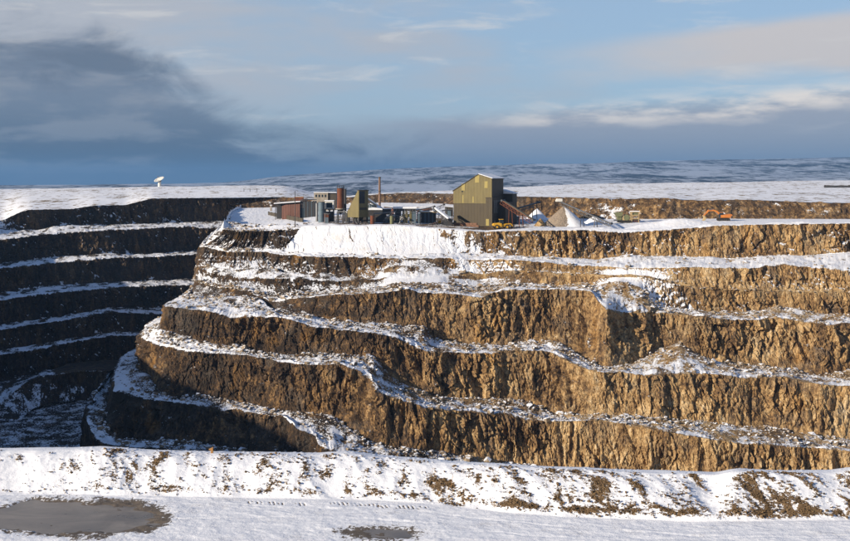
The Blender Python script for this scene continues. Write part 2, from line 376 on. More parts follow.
def build_terraces(lines, seg, S, mat, prefix, face_gain, snow_fn, tone_fn, zmin_w=0.0, u_scale=0.32):
    rows, wts, vs, kind, bounds = [], [], [], [], []
    n = 0
    for i, (nm, nr, isf, lb) in enumerate(seg):
        a, b = lines[i], lines[i + 1]
        last = i == len(seg) - 1
        hgt = np.abs(b[:, 2] - a[:, 2])
        gain = np.clip(hgt / 9.0, 0.12, 1.0)
        start = n
        for k in range(nr + (1 if last else 0)):
            v = k / nr
            if isf:
                hv = v ** 1.55
                p = a * (1 - v) + b * v
                p[:, :2] = a[:, :2] * (1 - hv) + b[:, :2] * hv
                w = (0.55 + 0.45 * min(1, v * 5)) * (1 - 0.75 * max(0, (v - 0.72) / 0.28) ** 1.5)
                wts.append(gain * w)
            else:
                p = a * (1 - v) + b * v
                wi = np.clip(np.abs(lines[i][:, 2] - lines[i - 1][:, 2]) / 9.0, 0.12, 1) * 0.25
                wo = np.clip(np.abs(lines[i + 2][:, 2] - lines[i + 1][:, 2]) / 9.0, 0.12, 1) * 0.55
                wts.append(wi * (1 - v) ** 3 + wo * v ** 3)
            rows.append(p.copy()); vs.append(np.full(len(S), v)); kind.append(np.full(len(S), i)); n += 1
        bounds.append((start, n))
    P = np.stack(rows); Wt = np.stack(wts); V = np.stack(vs); K = np.stack(kind)
    P[..., 2] = CZ - P[..., 2]
    # outward horizontal direction from the general run of the rows
    T = np.gradient(P, axis=1); T[..., 2] = 0
    ker = np.ones(25) / 25
    for j in (0, 1):
        T[..., j] = np.apply_along_axis(lambda q: np.convolve(np.pad(q, 12, mode='edge'), ker, mode='valid'), 1, T[..., j])
    L = np.linalg.norm(T, axis=-1, keepdims=True) + 1e-9; T /= L
    N = np.stack([T[..., 1], -T[..., 0], np.zeros_like(T[..., 0])], -1)
    x, y, z = P[..., 0], P[..., 1], P[..., 2]
    U = np.concatenate([[0], np.cumsum(np.linalg.norm(np.diff(P[len(P) // 2], axis=0), axis=1))])[None, :] + np.zeros_like(x)
    lean = z * 0.07 + 1.6 * perlin(U / 30, z / 30, z * 0)
    ul = U + lean
    kk_ = K * 13.7
    f1, e1 = facets(ul + 0.12 * z, z + kk_, 3.3, 7.5, 1, 1.0)
    f2, e2 = facets(ul - 0.16 * z + 0.5 * perlin(x / 3, y / 3, z / 3), z + kk_, 1.5, 3.3, 2, 1.15)
    f3, e3 = facets(ul + 0.15 * z, z + kk_, 0.72, 1.3, 3, 1.2)
    rough = 0.55 + 0.75 * sst(perlin(ul / 14, z / 12, K * 4.4 + 50), -0.35, 0.35)
    d = 1.3 * perlin(ul / 17, z / 60, K * 3.7) + 1.0 * perlin(ul / 6.5, z / 26, K * 5.1 + 9)
    rd = perlin(ul / 3.1, z / 13, K * 2.3 + 4); d += 0.9 * (0.30 - np.abs(rd))
    d += rough * (1.25 * f1 + 0.80 * f2 + 0.42 * f3 - 0.55 * sst(e1, 0.14, 0.0) - 0.32 * sst(e2, 0.16, 0.0))
    d += 0.30 * sst(perlin(ul / 20, z / 18, K * 1.9 + 6), -.1, .4) * perlin(ul / 40, z / 0.75 + 0.4 * perlin(ul / 8, z / 5, K + 1.0), K * 2.0) + 0.45 * fbm(x / 1.2, y / 1.2, z / 1.5, 3, 0.65)
    slot = 1 - np.abs(perlin(ul / 12 + 31, z / 70, K * 1.3 + 2)) * 5.0
    slot2 = sst(perlin(U / 40, z / 40, K + 70.0), -0.02, 0.3)
    d -= 1.5 * sst(slot, 0.5, 0.95) * slot2
    face = np.array([q[2] for q in seg])[K]
    d *= Wt * face_gain(S, K)
    P += N * d[..., None]
    # benches: heaps of scree at the inner edge, stones, a low lip on the outer edge
    bw = (1 - face) * np.sin(np.pi * np.clip(V, 0, 1)) ** 0.6
    scree = (1 - face) * np.clip(1 - V / 0.45, 0, 1) * np.clip(V * 6, 0.0, 1)
    P[..., 2] += scree * np.clip(0.9 * fbm(U / 8, K * 4.0, z * 0, 2) + 0.38, 0, 2) * 2.0
    P[..., 2] += bw * (0.55 * fbm(x / 3.2, y / 3.2, z * 0, 3, 0.6) + 0.22 * np.abs(perlin(x / 0.7, y / 0.7, z * 0)))
    lip = (1 - face) * np.exp(-((V - 0.86) / 0.09) ** 2)
    P[..., 2] += lip * np.clip(0.2 + 0.9 * perlin(U / 5, K * 2.2, z * 0 + 3), 0, 1) * 0.9
    # ragged crests
    cr = np.where(face > 0, np.exp(-V / 0.06), (1 - face) * np.exp(-(1 - V) / 0.15))
    P[..., 2] += cr * 0.75 * np.minimum(fbm(U / 2.2, K * 9.1, z * 0, 3, 0.65), 0.15)
    nz = grid_normals(P)[..., 2]
    ns = fbm(x / 4, y / 4, z / 4, 3, 0.6)
    snow = snow_fn(S, K, V, nz, face, ns, U, z)
    tone = tone_fn(S, K, V, x, y, z)
    for (s0, e0), (nm, nr, isf, lb) in zip(bounds, seg):
        e1_ = min(e0 + 1, len(P))
        o = grid_mesh(nm, P[s0:e1_], mat, {'snow': snow[s0:e1_], 'tone': tone[s0:e1_]}, smooth=not isf)
        tag(o, lb, 'rock face' if isf else 'quarry bench', kind='structure')
    return P, K, V, snow, U
def q_gain(S, K):
    g = np.ones_like(K, float)
    sl = sst(S, 286, 302)[None] * (1 - sst(S, 438, 456)[None])
    g = np.where(K <= 1, g * (1 - 0.85 * sl), g)                       # the tipped snow slope is smooth
    hp = (sst(S, 380, 392) * (1 - sst(S, 440, 452)))[None]
    g = np.where((K >= 3) & (K <= 4), g * (1 - 0.8 * hp), g)
    return g
def q_snow(S, K, V, nz, face, ns, U, z):
    s1 = S[None] + 0 * nz
    cov = np.array([.0, .70, .0, .52, .0, .46, .0, .45, .0, .39, .0, .37, .0, .32, .0])[K]
    left = 1 - sst(s1, 205, 262)
    mid = sst(s1, 700, 560)
    right = sst(s1, 430, 720)
    cov = cov + np.where((face == 0) & (K >= 7), 0.14 * (1 - sst(s1, 330, 430)) , 0)
    cov = cov + np.where((face == 0), (V - 0.45) * np.where(K >= 5, 0.50, 0.30) * (0.6 + 1.3 * perlin(U / 11, K * 3.3, z * 0)), 0)
    cov = np.where((K == 3), cov - 0.75 * sst(s1, 448, 475), cov)
    upf = np.array([.16, 0, .10, 0, .06, 0, -.05, 0, -.12, 0, -.15, 0, -.1, 0, .0])[K]
    fs = upf * 0.6 + sst(nz, 0.50, 0.88) * 0.55 + ns * 0.35 - 0.10 * (K >= 6)
    fs = fs + np.where(K <= 5, left * 0.16, left * 0.06)
    fs = fs - 0.10 + np.where((K <= 3) & (s1 > 455) & (s1 < 520), 0.22, 0)
    streak = perlin(U / 0.9 + z * 0.22 + 0.9 * perlin(U / 5, z / 4, z * 0 + 2), z / 9, z * 0 + 8) + 0.35 * perlin(U / .4, z / 2.2, z * 0) + 0.25 * sst(perlin(U / 14, z / 30, z * 0 + 77), 0, .5)
    sl = sst(s1, 284, 300) * (1 - sst(s1, 440, 470))
    e = (s1 - 300) - (1 - V) * 0 
    cut = sst((s1 - (284 + 16 * (1 - V))) , -3, 3) * (1 - sst(s1 - (446 + 14 * V + 14 * perlin(U / 3, z / 3, z * 0 + 6)), -8, 8))
    fs = np.where(K == 0, fs * (1 - cut) + cut * (0.86 - 0.46 * sst(streak, 0.30, 0.75) + 0.35 * ns), fs)
    spill = np.exp(-((s1 - (458 + 16 * V)) / 10.0) ** 2)
    fs = np.where(K <= 2, fs + spill * (0.45 if True else 0) * (perlin(U / 3.0, z / 20, z * 0) > -0.15), fs)
    hp = sst(s1, 380, 394) * (1 - sst(s1, 440, 450))
    fs = np.where((K == 4), fs + hp * 0.9, fs)
    ramp = sst(s1, 600, 622) * (1 - sst(s1, 668, 700))
    fs = np.where((K == 4) | (K == 2), fs + ramp * 0.30, fs)
    fs = np.where((K == 2) | (K == 4), fs + 0.12 * sst(s1, 690, 660) * sst(s1, 590, 620), fs)
    s = np.where(face == 1, fs, cov + 0.65 * ns - 0.25 * (1 - sst(nz, 0.35, 0.8)))
    return np.clip(s, -0.5, 1.5)
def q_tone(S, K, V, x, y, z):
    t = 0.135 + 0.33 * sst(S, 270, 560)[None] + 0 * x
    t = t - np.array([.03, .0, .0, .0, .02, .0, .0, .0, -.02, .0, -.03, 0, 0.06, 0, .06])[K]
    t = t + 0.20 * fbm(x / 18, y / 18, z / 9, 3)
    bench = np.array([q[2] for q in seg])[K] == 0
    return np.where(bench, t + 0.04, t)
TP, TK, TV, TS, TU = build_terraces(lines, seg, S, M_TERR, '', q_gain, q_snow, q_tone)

# ------------------------------------------------------------------ left pit wall
SL = np.concatenate([np.arange(-400, -20, 8), np.arange(-20, 262, 0.9), np.arange(262, 330, 6)])
WL = [(0, None), (-60, (-236, 470)), (-140, (-245, 380)), (-220, (-225, 270)), (-300, (-205, 130)), (-400, (-160, 0))]
INW = {-60: (.6, -.8), -140: (.85, -.5), -220: (1, 0), -300: (.9, .3), -400: (.7, .6)}
WRAP_H = {-60: 13, -140: 3, -220: 1, -300: 2, -400: 4}
def left_line(front, LR0=None):
    pts = [(px, *px_pt(px, py, Y)) for px, py, Y in front]
    p0 = px_pt(*front[0]); d = 520 - p0[1]
    dh = p0[2] - 20.0
    for s, xy in WL[1:]:
        inx, iny = INW[s]
        pts.append((s, xy[0] + inx * d * .75, xy[1] + iny * d * .75, WRAP_H[s] + max(dh, 0) * 1.0 if dh > 1 else WRAP_H[s]))
    return pts
l0 = left_line([(0, 221, 520), (6, 219, 522), (19, 212.5, 526), (29, 209.7, 530), (72, 209, 546), (94, 205.5, 554), (126, 205, 566), (151, 198.5, 576), (189, 198, 590), (239, 198, 606), (330, 197, 640)])
l1 = left_line([(0, 228, 517), (14, 230.5, 521), (43, 230, 532), (55, 226, 537), (69, 225, 542), (101, 225.2, 553), (162, 223.4, 576), (202, 222, 590), (240, 220, 604), (330, 218, 637)])
l2 = left_line([(0, 240, 498), (29, 236, 508), (60, 233.5, 518), (101, 230.5, 530), (145, 228.5, 546), (190, 226.6, 565), (206, 228.3, 568), (240, 228, 582), (330, 228, 615)])
l3 = left_line([(0, 263, 495), (19, 261, 502), (57, 257.5, 514), (110, 253.5, 526), (126, 255.6, 533), (189, 251.5, 560), (240, 250, 578), (330, 249, 610)])
l4 = left_line([(0, 268.5, 478), (19, 267, 484), (63, 262, 498), (110, 258, 513), (141, 257.3, 522), (189, 254.5, 540), (240, 253, 558), (330, 252, 590)])
l5 = left_line([(0, 293, 475), (63, 285, 494), (110, 282.6, 508), (157, 281, 522), (189, 279, 535), (240, 277, 552), (330, 276, 584)])
l6 = left_line([(0, 300, 458), (63, 292, 477), (126, 286.6, 496), (192, 285, 518), (240, 284, 534), (330, 283, 565)])
l7 = left_line([(0, 325, 455), (61, 317, 474), (112, 307.5, 490), (163, 308.5, 505), (240, 306, 530), (330, 305, 560)])
l8 = left_line([(0, 330, 443), (63, 320.5, 462), (110, 312.5, 476), (160, 314, 492), (240, 311, 516), (330, 310, 546)])
l9 = left_line([(0, 351, 440), (41, 344, 453), (81, 337.5, 465), (114, 333, 475), (163, 331, 490), (240, 329, 512), (330, 328, 540)])
l10 = left_line([(0, 355.5, 430), (41, 349, 443), (81, 340.5, 455), (114, 336, 465), (163, 335, 480), (240, 333, 502), (330, 332, 530)])
l11 = left_line([(0, 381.5, 427), (20, 378, 433), (53, 369, 444), (81, 362, 454), (114, 360, 463), (163, 359, 477), (240, 357, 498), (330, 356, 525)])
l12 = left_line([(0, 404, 402), (8, 397, 406), (16, 389, 410), (28, 381, 416), (41, 376, 421), (81, 371.5, 431), (114, 370.5, 440), (163, 370, 452), (240, 368, 472), (330, 367, 500)])
l13 = left_line([(0, 445, 372), (12, 428, 384), (32, 409, 404), (52, 402, 415), (71, 401, 420), (95, 399, 428), (163, 397, 444), (240, 395, 464), (330, 394, 490)])
llines = [smooth_line(SL, l, 2.0) for l in (l0, l1, l2, l3, l4, l5, l6, l7, l8, l9, l10, l11, l12, l13)]
ORD = ['topmost', 'second', 'third', 'fourth', 'fifth', 'sixth', 'lowest']
lseg = []
for i in range(13):
    if i % 2 == 0: lseg.append(('rock_face', 20 if i < 12 else 14, 1, '%s dark shaded rock face of the far left pit wall' % ORD[i // 2]))
    else: lseg.append(('quarry_bench', 9, 0, '%s blue shaded snow ledge across the far left pit wall' % ORD[i // 2]))
def l_snow(S, K, V, nz, face, ns, U, z):
    cov = 0.55 + 0.75 * ns + np.where(K >= 11, -0.15, 0) + 0.3 * (V - .5)
    s1 = S[None] + 0 * nz
    fs = sst(nz, 0.5, 0.85) * 0.5 + ns * 0.6 - 0.03 + np.where(K == 0, 0.12, 0) + np.where(K == 0, 0.3 * (1 - sst(s1, -4, 14)), 0)
    pond = np.where(K == 11, sst(s1, 52, 62), 0)
    return np.where(face == 1, fs, cov - pond * 0.9)
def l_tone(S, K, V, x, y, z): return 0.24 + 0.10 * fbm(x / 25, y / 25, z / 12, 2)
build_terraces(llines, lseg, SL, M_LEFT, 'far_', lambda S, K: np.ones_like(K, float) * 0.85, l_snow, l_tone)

# ------------------------------------------------------------------ plant terrace, back wall, plateau, moor
def px_line(front): return [(px, *px_pt(px, py, Y)) for px, py, Y in front]
Wt_ = [(0, *px_pt(238, 208, 599)), (150, *px_pt(238, 208, 599))] + px_line([(238, 208, 600), (290, 207, 600), (330, 204.5, 590), (381, 202.5, 580), (440, 203.5, 566), (462, 205, 550), (500, 214, 450), (549, 218, 440), (620, 219, 430), (720, 218.5, 426), (850, 219, 425), (1100, 220, 420)])
Wc_ = px_line([(100, 197, 607), (238, 198, 606), (283, 197, 606), (310, 199, 600), (345, 197.5, 592), (381, 194, 586), (402, 193, 585), (440, 193.5, 573), (462, 194, 560), (500, 196, 458), (549, 197, 447), (623, 199, 437), (665, 198, 436), (697, 200.5, 434), (747, 199.6, 434), (804, 202, 432), (850, 203, 431), (1100, 204, 425)])
ST = S[S >= 60]
Rt = smooth_line(ST, Rl, 1.6); Wtt = smooth_line(ST, Wt_, 2.5)
def bump_fn(x, y):
    def gb(px, Y, rx, ry, a):
        X = (px - CX) / F * Y
        return a * np.exp(-((x - X) / rx) ** 2 - ((y - Y) / ry) ** 2)
    return gb(668, 386, 10, 5, 2.2) + gb(690, 388, 8, 4, 1.4) + gb(640, 384, 5, 4, 0.8) + gb(622, 380, 8, 3, 0.5) + gb(596, 379, 9, 3, 0.6) + gb(250, 388, 9, 5, 1.7) + gb(276, 384, 7, 4, 1.3) + gb(234, 402, 4, 14, 1.6) + gb(262, 400, 6, 4, .7) + gb(300, 382, 6, 3, .8) - gb(258, 425, 8, 14, .9)
nT = 90
fr = np.linspace(0, 1, nT) ** 1.8
PT = Rt[None] * (1 - fr[:, None, None]) + Wtt[None] * fr[:, None, None]
PT[..., 2] = CZ - PT[..., 2]
x, y = PT[..., 0], PT[..., 1]
edge = np.exp(-((y - Rt[None, :, 1] - 2.2) / 1.6) ** 2) * sst(ST, 205, 300)[None]
PT[..., 2] += edge * (0.35 + 0.5 * np.clip(perlin(x / 6, y / 30, x * 0), -0.5, 1)) + bump_fn(x, y)
PT[..., 2] += sst(fr, 0.0, 0.02)[:, None] * (0.10 * fbm(x / 5, y / 5, x * 0, 3) + 0.12 * fbm(x / 1.4, y / 1.4, x * 0, 2))
dz_ = PT[0, :, 2] * 0
tsn = 1.0 + 0.3 * fbm(x / 6, y / 6, x * 0, 3) + 0 * x
PXg = x / y * F + CX
yard = sst(PXg, 300, 335) * (1 - sst(PXg, 500, 540)) * sst(y, 378, 384) * (1 - sst(y, 420, 500))
tsn = tsn - (0.62 + 0.5 * fbm(x / 9, y / 9, x * 0 + 3, 2)) * yard - 0.25 * np.exp(-((PXg - 500) / 30) ** 2) * sst(y, 378, 386)
tsn = tsn - .62 * sst(fbm(x / 2.2, y / 2.2, x * 0 + 9, 3, .65), .12, .34) * (1 - sst(PXg, 300, 330)) * (1 - sst(y, 392, 410))
tsn = tsn - .5 * sst(fbm(x / 5, y / 4, x * 0 + 19, 3, .6), .05, .3) * sst(PXg, 500, 530) * (1 - sst(PXg, 690, 720)) * sst(y, 384, 390)
PT[..., 2] += np.exp(-((fr - .05) / .04) ** 2)[:, None] * (1 - sst(ST, 196, 214))[None] * np.clip(1.1 + 1.4 * perlin(x / 9, y / 9, x * 0 + 5), 0, 2.4)
# weld the front edge to the displaced rock crest
r0 = TP[0][S >= 60]
PT[0] = r0
PT[1:4] += ((r0 - (lambda q: q)(np.stack([Rt[:, 0], Rt[:, 1], CZ - Rt[:, 2]], -1)))[None] * np.array([.7, .4, .15])[:, None, None])
tag(grid_mesh('ground', PT, M_TERR, {'snow': np.clip(tsn, 0, 1.5), 'tone': 0 * tsn + 0.30}, smooth=True),
    'snow covered working terrace the quarry plant stands on', 'ground', kind='structure')

SW = np.concatenate([np.arange(228, 870, 1.0), np.arange(870, 1101, 6)])
wa, wb = smooth_line(SW, Wt_, 2.5), smooth_line(SW, Wc_, 2.5)
nW = 34
v = np.linspace(-0.12, 1, nW)[:, None, None]
PW = wa[None] * (1 - v) + wb[None] * v
PW[..., 2] = CZ - PW[..., 2]
x, y, z = PW[..., 0], PW[..., 1], PW[..., 2]
U = np.concatenate([[0], np.cumsum(np.linalg.norm(np.diff(wa, axis=0), axis=1))])[None] + 0 * x
vv = np.clip(v[..., 0], 0, 1)
d = 1.6 * perlin(U / 9, z / 20, z * 0) + 1.2 * (0.3 - np.abs(perlin(U / 3, z / 8, z * 0 + 3))) + 0.5 * fbm(x / 1.5, z / 1.5, y / 1.5, 3, .6)
PW[..., 1] -= d * np.sin(np.pi * np.clip(vv * 0.9 + 0.05, 0, 1)) ** 0.5 + (1 - vv) * 0.6
PW[..., 2] += np.exp(-(1 - vv) / 0.1) * 0.7 * fbm(U / 4, z * 0, z * 0 + 4, 3)
ns = fbm(x / 3.5, y / 3.5, z / 3.5, 3, 0.6)
nzw = grid_normals(PW)[..., 2]
sw = -0.09 + 0.6 * ns + 0.28 * sst(nzw, .45, .85) + 0.25 * np.exp(-((SW[None] - 615) / 30) ** 2) * (vv < 0.75)
tag(grid_mesh('rock_face', PW, M_TERR, {'snow': sw, 'tone': 0 * sw + 0.16 + 0.17 * sst(SW, 460, 640)[None] + 0.12 * ns}),  # left part toned darker to stand in for the shadow on it
    'low brown rock face behind the plant, under the white plateau', 'rock face', kind='structure')

# plateau and moor beyond: one sheet out to the horizon
SM = np.concatenate([np.arange(-400, -40, 12), np.arange(-40, 900, 2.5), np.arange(900, 1301, 25)])
near = [q for q in l0 if q[0] < 236] + [q for q in Wc_ if q[0] > 239]
near.append((1300, 380, 420, 10))
sky_ = px_line([(0, 189.5, 850), (60, 188.5, 850), (100, 187.4, 860), (200, 186, 880), (240, 185, 900), (285, 185.5, 900), (300, 189, 880), (315, 194, 800), (345, 196.5, 700), (380, 193, 640),
    (402, 192, 640), (420, 191.5, 650), (453, 190.5, 680), (510, 187, 800), (560, 184.8, 900), (640, 183.2, 950), (700, 182.2, 950), (850, 180.6, 950), (1000, 180, 950), (1300, 179, 950)])
sky_ += [(-60, -510, 780, 0), (-140, -640, 620, -28), (-220, -720, 360, -40), (-300, -720, 60, -40), (-400, -660, -160, -30)]
def off_line(Y, hs): return [(s, (s - CX) / F * Y, Y, h) for s, h in hs]
drop = off_line(1500, [(-400, 60), (1300, 60)]); val = off_line(3200, [(-400, 70), (0, 60), (200, 62), (450, 85), (900, 85), (1300, 80)])
far1 = off_line(5200, [(-400, 40), (-100, 42), (0, 41), (100, 38), (200, 40), (300, 30), (450, 10), (650, 5), (850, 0), (1300, -10)])
far2 = off_line(9500, [(-400, 75), (0, 68), (150, 60), (230, 35), (300, -30), (380, -75), (450, -98), (560, -118), (640, -140), (740, -158), (850, -176), (1000, -185), (1300, -190)])
far3 = off_line(24000, [(-400, 500), (1300, 500)])
ml = [smooth_line(SM, q, 6) for q in (near, sky_, drop, val, far1, far2, far3)]
# the near edge follows the rock crests exactly
ml[0] = smooth_line(SM, near, 2.2)
mrows = [40, 14, 12, 26, 50, 6]
rows = []
for i, nr in enumerate(mrows):
    for k in range(nr + (1 if i == len(mrows) - 1 else 0)):
        v = k / nr
        w = v * v * (3 - 2 * v) if i >= 2 else v
        p = ml[i] * (1 - v) + ml[i + 1] * v
        p[:, 2] = ml[i][:, 2] * (1 - w) + ml[i + 1][:, 2] * w
        if i == 0:   # convex brow
            p[:, 2] = ml[0][:, 2] * (1 - v) ** 1.4 + ml[1][:, 2] * (1 - (1 - v) ** 1.4)
        rows.append(p)
PM = np.stack(rows); PM[..., 2] = CZ - PM[..., 2]
x, y = PM[..., 0], PM[..., 1]
dist = np.hypot(x, y)
rowi = np.arange(len(PM))[:, None]
inner = sst(rowi + 0 * x, 1, 6)
PM[..., 2] += inner * (0.25 * fbm(x / 9, y / 9, x * 0, 3) + 0.9 * fbm(x / 60, y / 60, x * 0, 2) * (dist < 1200))
PM[..., 2] += sst(dist, 1800, 5000) * (26 * fbm(x / 900, y / 1300, x * 0, 4, 0.55)) * (1 - 0.7 * sst(dist, 8500, 9600))
def moor_mat():
    m, t, b = new_mat('snowy moorland')
    geo = t.new('ShaderNodeNewGeometry'); p = geo.outputs['Position']
    ln = t.new('ShaderNodeVectorMath', operation='LENGTH'); t.l.new(p, ln.inputs[0]); r = ln.outputs['Value']
    tuft = t.noise(t.scale(p, (1, .45, 1)), 0.22, 6, 0.72); broad = t.noise(p, 0.02, 4, 0.6)
    near_s = t.ss(t.add(tuft, t.mul(t.sub(broad, 0.5), 0.25)), 0.61, 0.53)
    hea = t.noise(t.scale(p, (1, 0.5, 1)), 0.0026, 8, 0.66, 0.6); hea2 = t.noise(t.scale(p, (1.2, .35, 1)), 0.016, 7, 0.75)
    far_s = t.ss(t.add(hea, t.mul(t.sub(hea2, 0.5), 1.0)), 0.64, 0.40)
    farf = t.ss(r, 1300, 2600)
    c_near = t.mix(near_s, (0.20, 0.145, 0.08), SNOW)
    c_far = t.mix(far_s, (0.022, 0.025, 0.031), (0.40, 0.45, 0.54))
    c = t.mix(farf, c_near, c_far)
    t.put(b.inputs['Base Color'], c); b.inputs['Roughness'].default_value = 0.95; b.inputs['Specular IOR Level'].default_value = 0.1
    bm = t.new('ShaderNodeBump'); bm.inputs['Strength'].default_value = 0.4; bm.inputs['Distance'].default_value = 0.5
    t.put(bm.inputs['Height'], tuft); t.l.new(bm.outputs[0], b.inputs['Normal'])
    return m
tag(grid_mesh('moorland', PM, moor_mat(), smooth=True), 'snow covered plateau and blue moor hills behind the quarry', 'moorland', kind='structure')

# pit floor
fx = np.concatenate([np.arange(-420, -190, 10), np.arange(-190, -70, 0.45), np.arange(-70, 420, 10)])
fy = np.concatenate([np.arange(60, 320, 10), np.arange(320, 450, 0.6), np.arange(450, 540, 8)])
GX, GY = np.meshgrid(fx, fy)
fz = CZ - 86.0 + 0.5 * fbm(GX / 9, GY / 9, GX * 0, 3) + 0.45 * np.abs(perlin(GX / 1.6, GY / 1.6, GX * 0)) + 0.2 * fbm(GX / .8, GY / .8, GX * 0 + 2, 2)
PF = np.stack([GX, GY, fz], -1)[:, ::-1]
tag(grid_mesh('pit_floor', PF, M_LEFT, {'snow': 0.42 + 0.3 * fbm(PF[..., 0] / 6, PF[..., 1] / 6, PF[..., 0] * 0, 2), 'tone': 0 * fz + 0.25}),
    'blue shaded rubble floor of the left pit', 'pit floor', kind='structure')

# ------------------------------------------------------------------ foreground bank and track
crest_px = [(-700, 450), (0, 450.5), (80, 449), (105, 448.5), (150, 451.5), (230, 453.5), (320, 454.5), (345, 453), (400, 459), (470, 464.5), (560, 469), (640, 472), (700, 474), (718, 475), (735, 471), (780, 473.5), (830, 472.5), (850, 470), (1600, 470)]
foot_px = [(-700, 494), (0, 494), (200, 497), (300, 499), (380, 500.5), (430, 504), (500, 512), (560, 517), (640, 520), (700, 522), (850, 520), (1600, 520)]
SF = np.concatenate([np.arange(-700, -60, 20), np.arange(-60, 910, 1.0), np.arange(910, 1560, 20)])
cpy = np.interp(SF, *zip(*crest_px)); fpy = np.interp(SF, *zip(*foot_px))
kk = np.exp(-0.5 * (np.arange(-12, 13) / 5.0) ** 2); kk /= kk.sum()
cpy = np.convolve(np.pad(cpy, 12, mode='edge'), kk, 'valid'); fpy = np.convolve(np.pad(fpy, 12, mode='edge'), kk, 'valid')
Yf = F * 15.0 / (fpy - HZ); Yc = Yf + 3.4
hc = (cpy - HZ) * Yc / F; zc = CZ - hc
def fg_rows():
    a = np.linspace(2, 41, 14)[:, None] + 0 * Yf[None]
    b = 42 + (Yf[None] - 42) * np.linspace(0, 1, 130)[:, None]
    c = Yf[None] + (Yc - Yf)[None] * np.linspace(0, 1, 130)[1:, None]
    d = Yc[None] + np.array([0.05, .1, .18, .3, .5, .8, 1.1, 1.4, 1.7, 2.0, 2.6, 4, 7, 12, 18, 24])[:, None]
    return np.concatenate([a, b, c, d])
FY = fg_rows(); FX = (SF - CX)[None] / F * FY
t_ = (FY - Yf[None]) / (Yc - Yf)[None]
prof = np.where(t_ <= 0, 0, np.where(t_ < 1, np.sin(np.clip(t_, 0, 1) * np.pi / 2) ** 1.15, 1.0))
FZ = zc[None] * prof
over = np.clip(FY - Yc[None] - 0.9, 0, None)
FZ = FZ - 0.12 * np.clip(FY - Yc[None], 0, .9) - np.where(over > 0.8, (over - .8) * 4.2 + 0.24, over * 0.3)
slope_w = sst(t_, -0.02, 0.12) * (1 - sst(t_, 0.9, 1.0) * 0.5)
drift = perlin(FX / 2.6 + FY * 0.12, FY / 5, FX * 0)
FZ += slope_w * (0.20 * drift + 0.10 * (0.3 - np.abs(perlin(FX / 1.1 + FY * .3, FY / 3, FX * 0 + 9))) + 0.06 * fbm(FX / 0.8, FY / 0.8, FX * 0, 3, 0.6)) * (1 - 0.6 * sst(t_, .8, 1))
FZ += sst(FY, 30, 41) * (0.010 * fbm(FX / .5, FY / .5, FX * 0, 3, .65) + 0.025 * perlin(FX / 2, FY / 1.5, FX * 0 + 7)) * (t_ < 1.2)
gx = (FX - (708 - CX) / F * 49.5) / 0.9
FZ -= 0.42 * np.exp(-(gx - (t_ - .5) * 1.4) ** 2) * sst(t_, .05, .6) * (1 - sst(t_, .85, 1.0))          # hollow in the bank at right
# clods and bare earth
cl = fbm((FX + .30 * FY + .9 * perlin(FX / 2.4, FY / 2.4, FX * 0 + 61)) / 0.75, FY / 1.7, FX * 0 + 11, 3, .6); cf = fbm(FX / .22, FY / .2, FX * 0 + 3, 2, .7)
ppx = SF[None] + 0 * FX
dirt = sst(t_, 0.05, 0.2) * (1 - sst(t_, .97, 1.04)) * (0.03 + 1.25 * cl + .10 * sst(FX, -4, 6) + .20 * sst(FX, 3, 12) * (1 - .6 * sst(t_, .3, .8)))
dirt = dirt - 0.5 * (t_ < 0.02)
base_strip = np.exp(-((t_ - 0.12) / 0.07) ** 2)
dirt = dirt + base_strip * np.clip(0.26 + 0.34 * sst(ppx, 400, 480) + 0.7 * perlin(FX / 1.6, FY * 0, FX * 0 + 5), -0.1, .8)
pt2 = np.exp(-((ppx - 785) / 14) ** 2 - ((t_ - .38) / .22) ** 2) + 0.9 * np.exp(-((ppx - 640) / 8) ** 2 - ((t_ - .5) / .2) ** 2) + 0.7 * np.exp(-((ppx - 570) / 10) ** 2 - ((t_ - .45) / .2) ** 2) + 0.7 * np.exp(-((ppx - 755) / 16) ** 2 - ((t_ - .85) / .12) ** 2)
dirt = dirt + 0.42 * pt2
clear = np.exp(-((ppx - 715) / 14) ** 2) + np.exp(-((ppx - 655) / 16) ** 2) * 0.8 + 0.5 * np.exp(-((ppx - 30) / 45) ** 2) + .6 * np.exp(-((ppx - 830) / 10) ** 2)
dirt = dirt - 0.6 * clear * (t_ > .1)
dirt = dirt + .10 * sst(t_, .1, .3)
dm = sst(dirt + 1.3 * cf, 0.42, 0.60) * (t_ > -0.05)
FZ += dm * (0.02 + 0.03 * np.abs(cf)) 
# crawler prints
def prints(x0, x1, y0, y1):
    yl = F * 15.0 / (np.interp(ppx, [x0, x1], [y0, y1]) - HZ)
    band = (np.abs(FY - yl) < 0.22) & (ppx > x0) & (ppx < x1)
    return band * (np.sin(FX * 2 * np.pi / 0.20 + (FY - yl) * 9) > 0.2)
pr = np.clip(prints(244, 284, 502, 504) + prints(330, 382, 503.5, 505) + prints(376, 430, 506.5, 508) + prints(292, 306, 504, 504), 0, 1) * (fbm(FX / .4, FY / .4, FX * 0 + 21, 2) > -0.12)
FZ -= 0.025 * pr
dirt = np.clip(dirt, -.6, 1.4); dirt = np.where(pr > 0, np.maximum(dirt, .35 + .5 * pr), dirt)
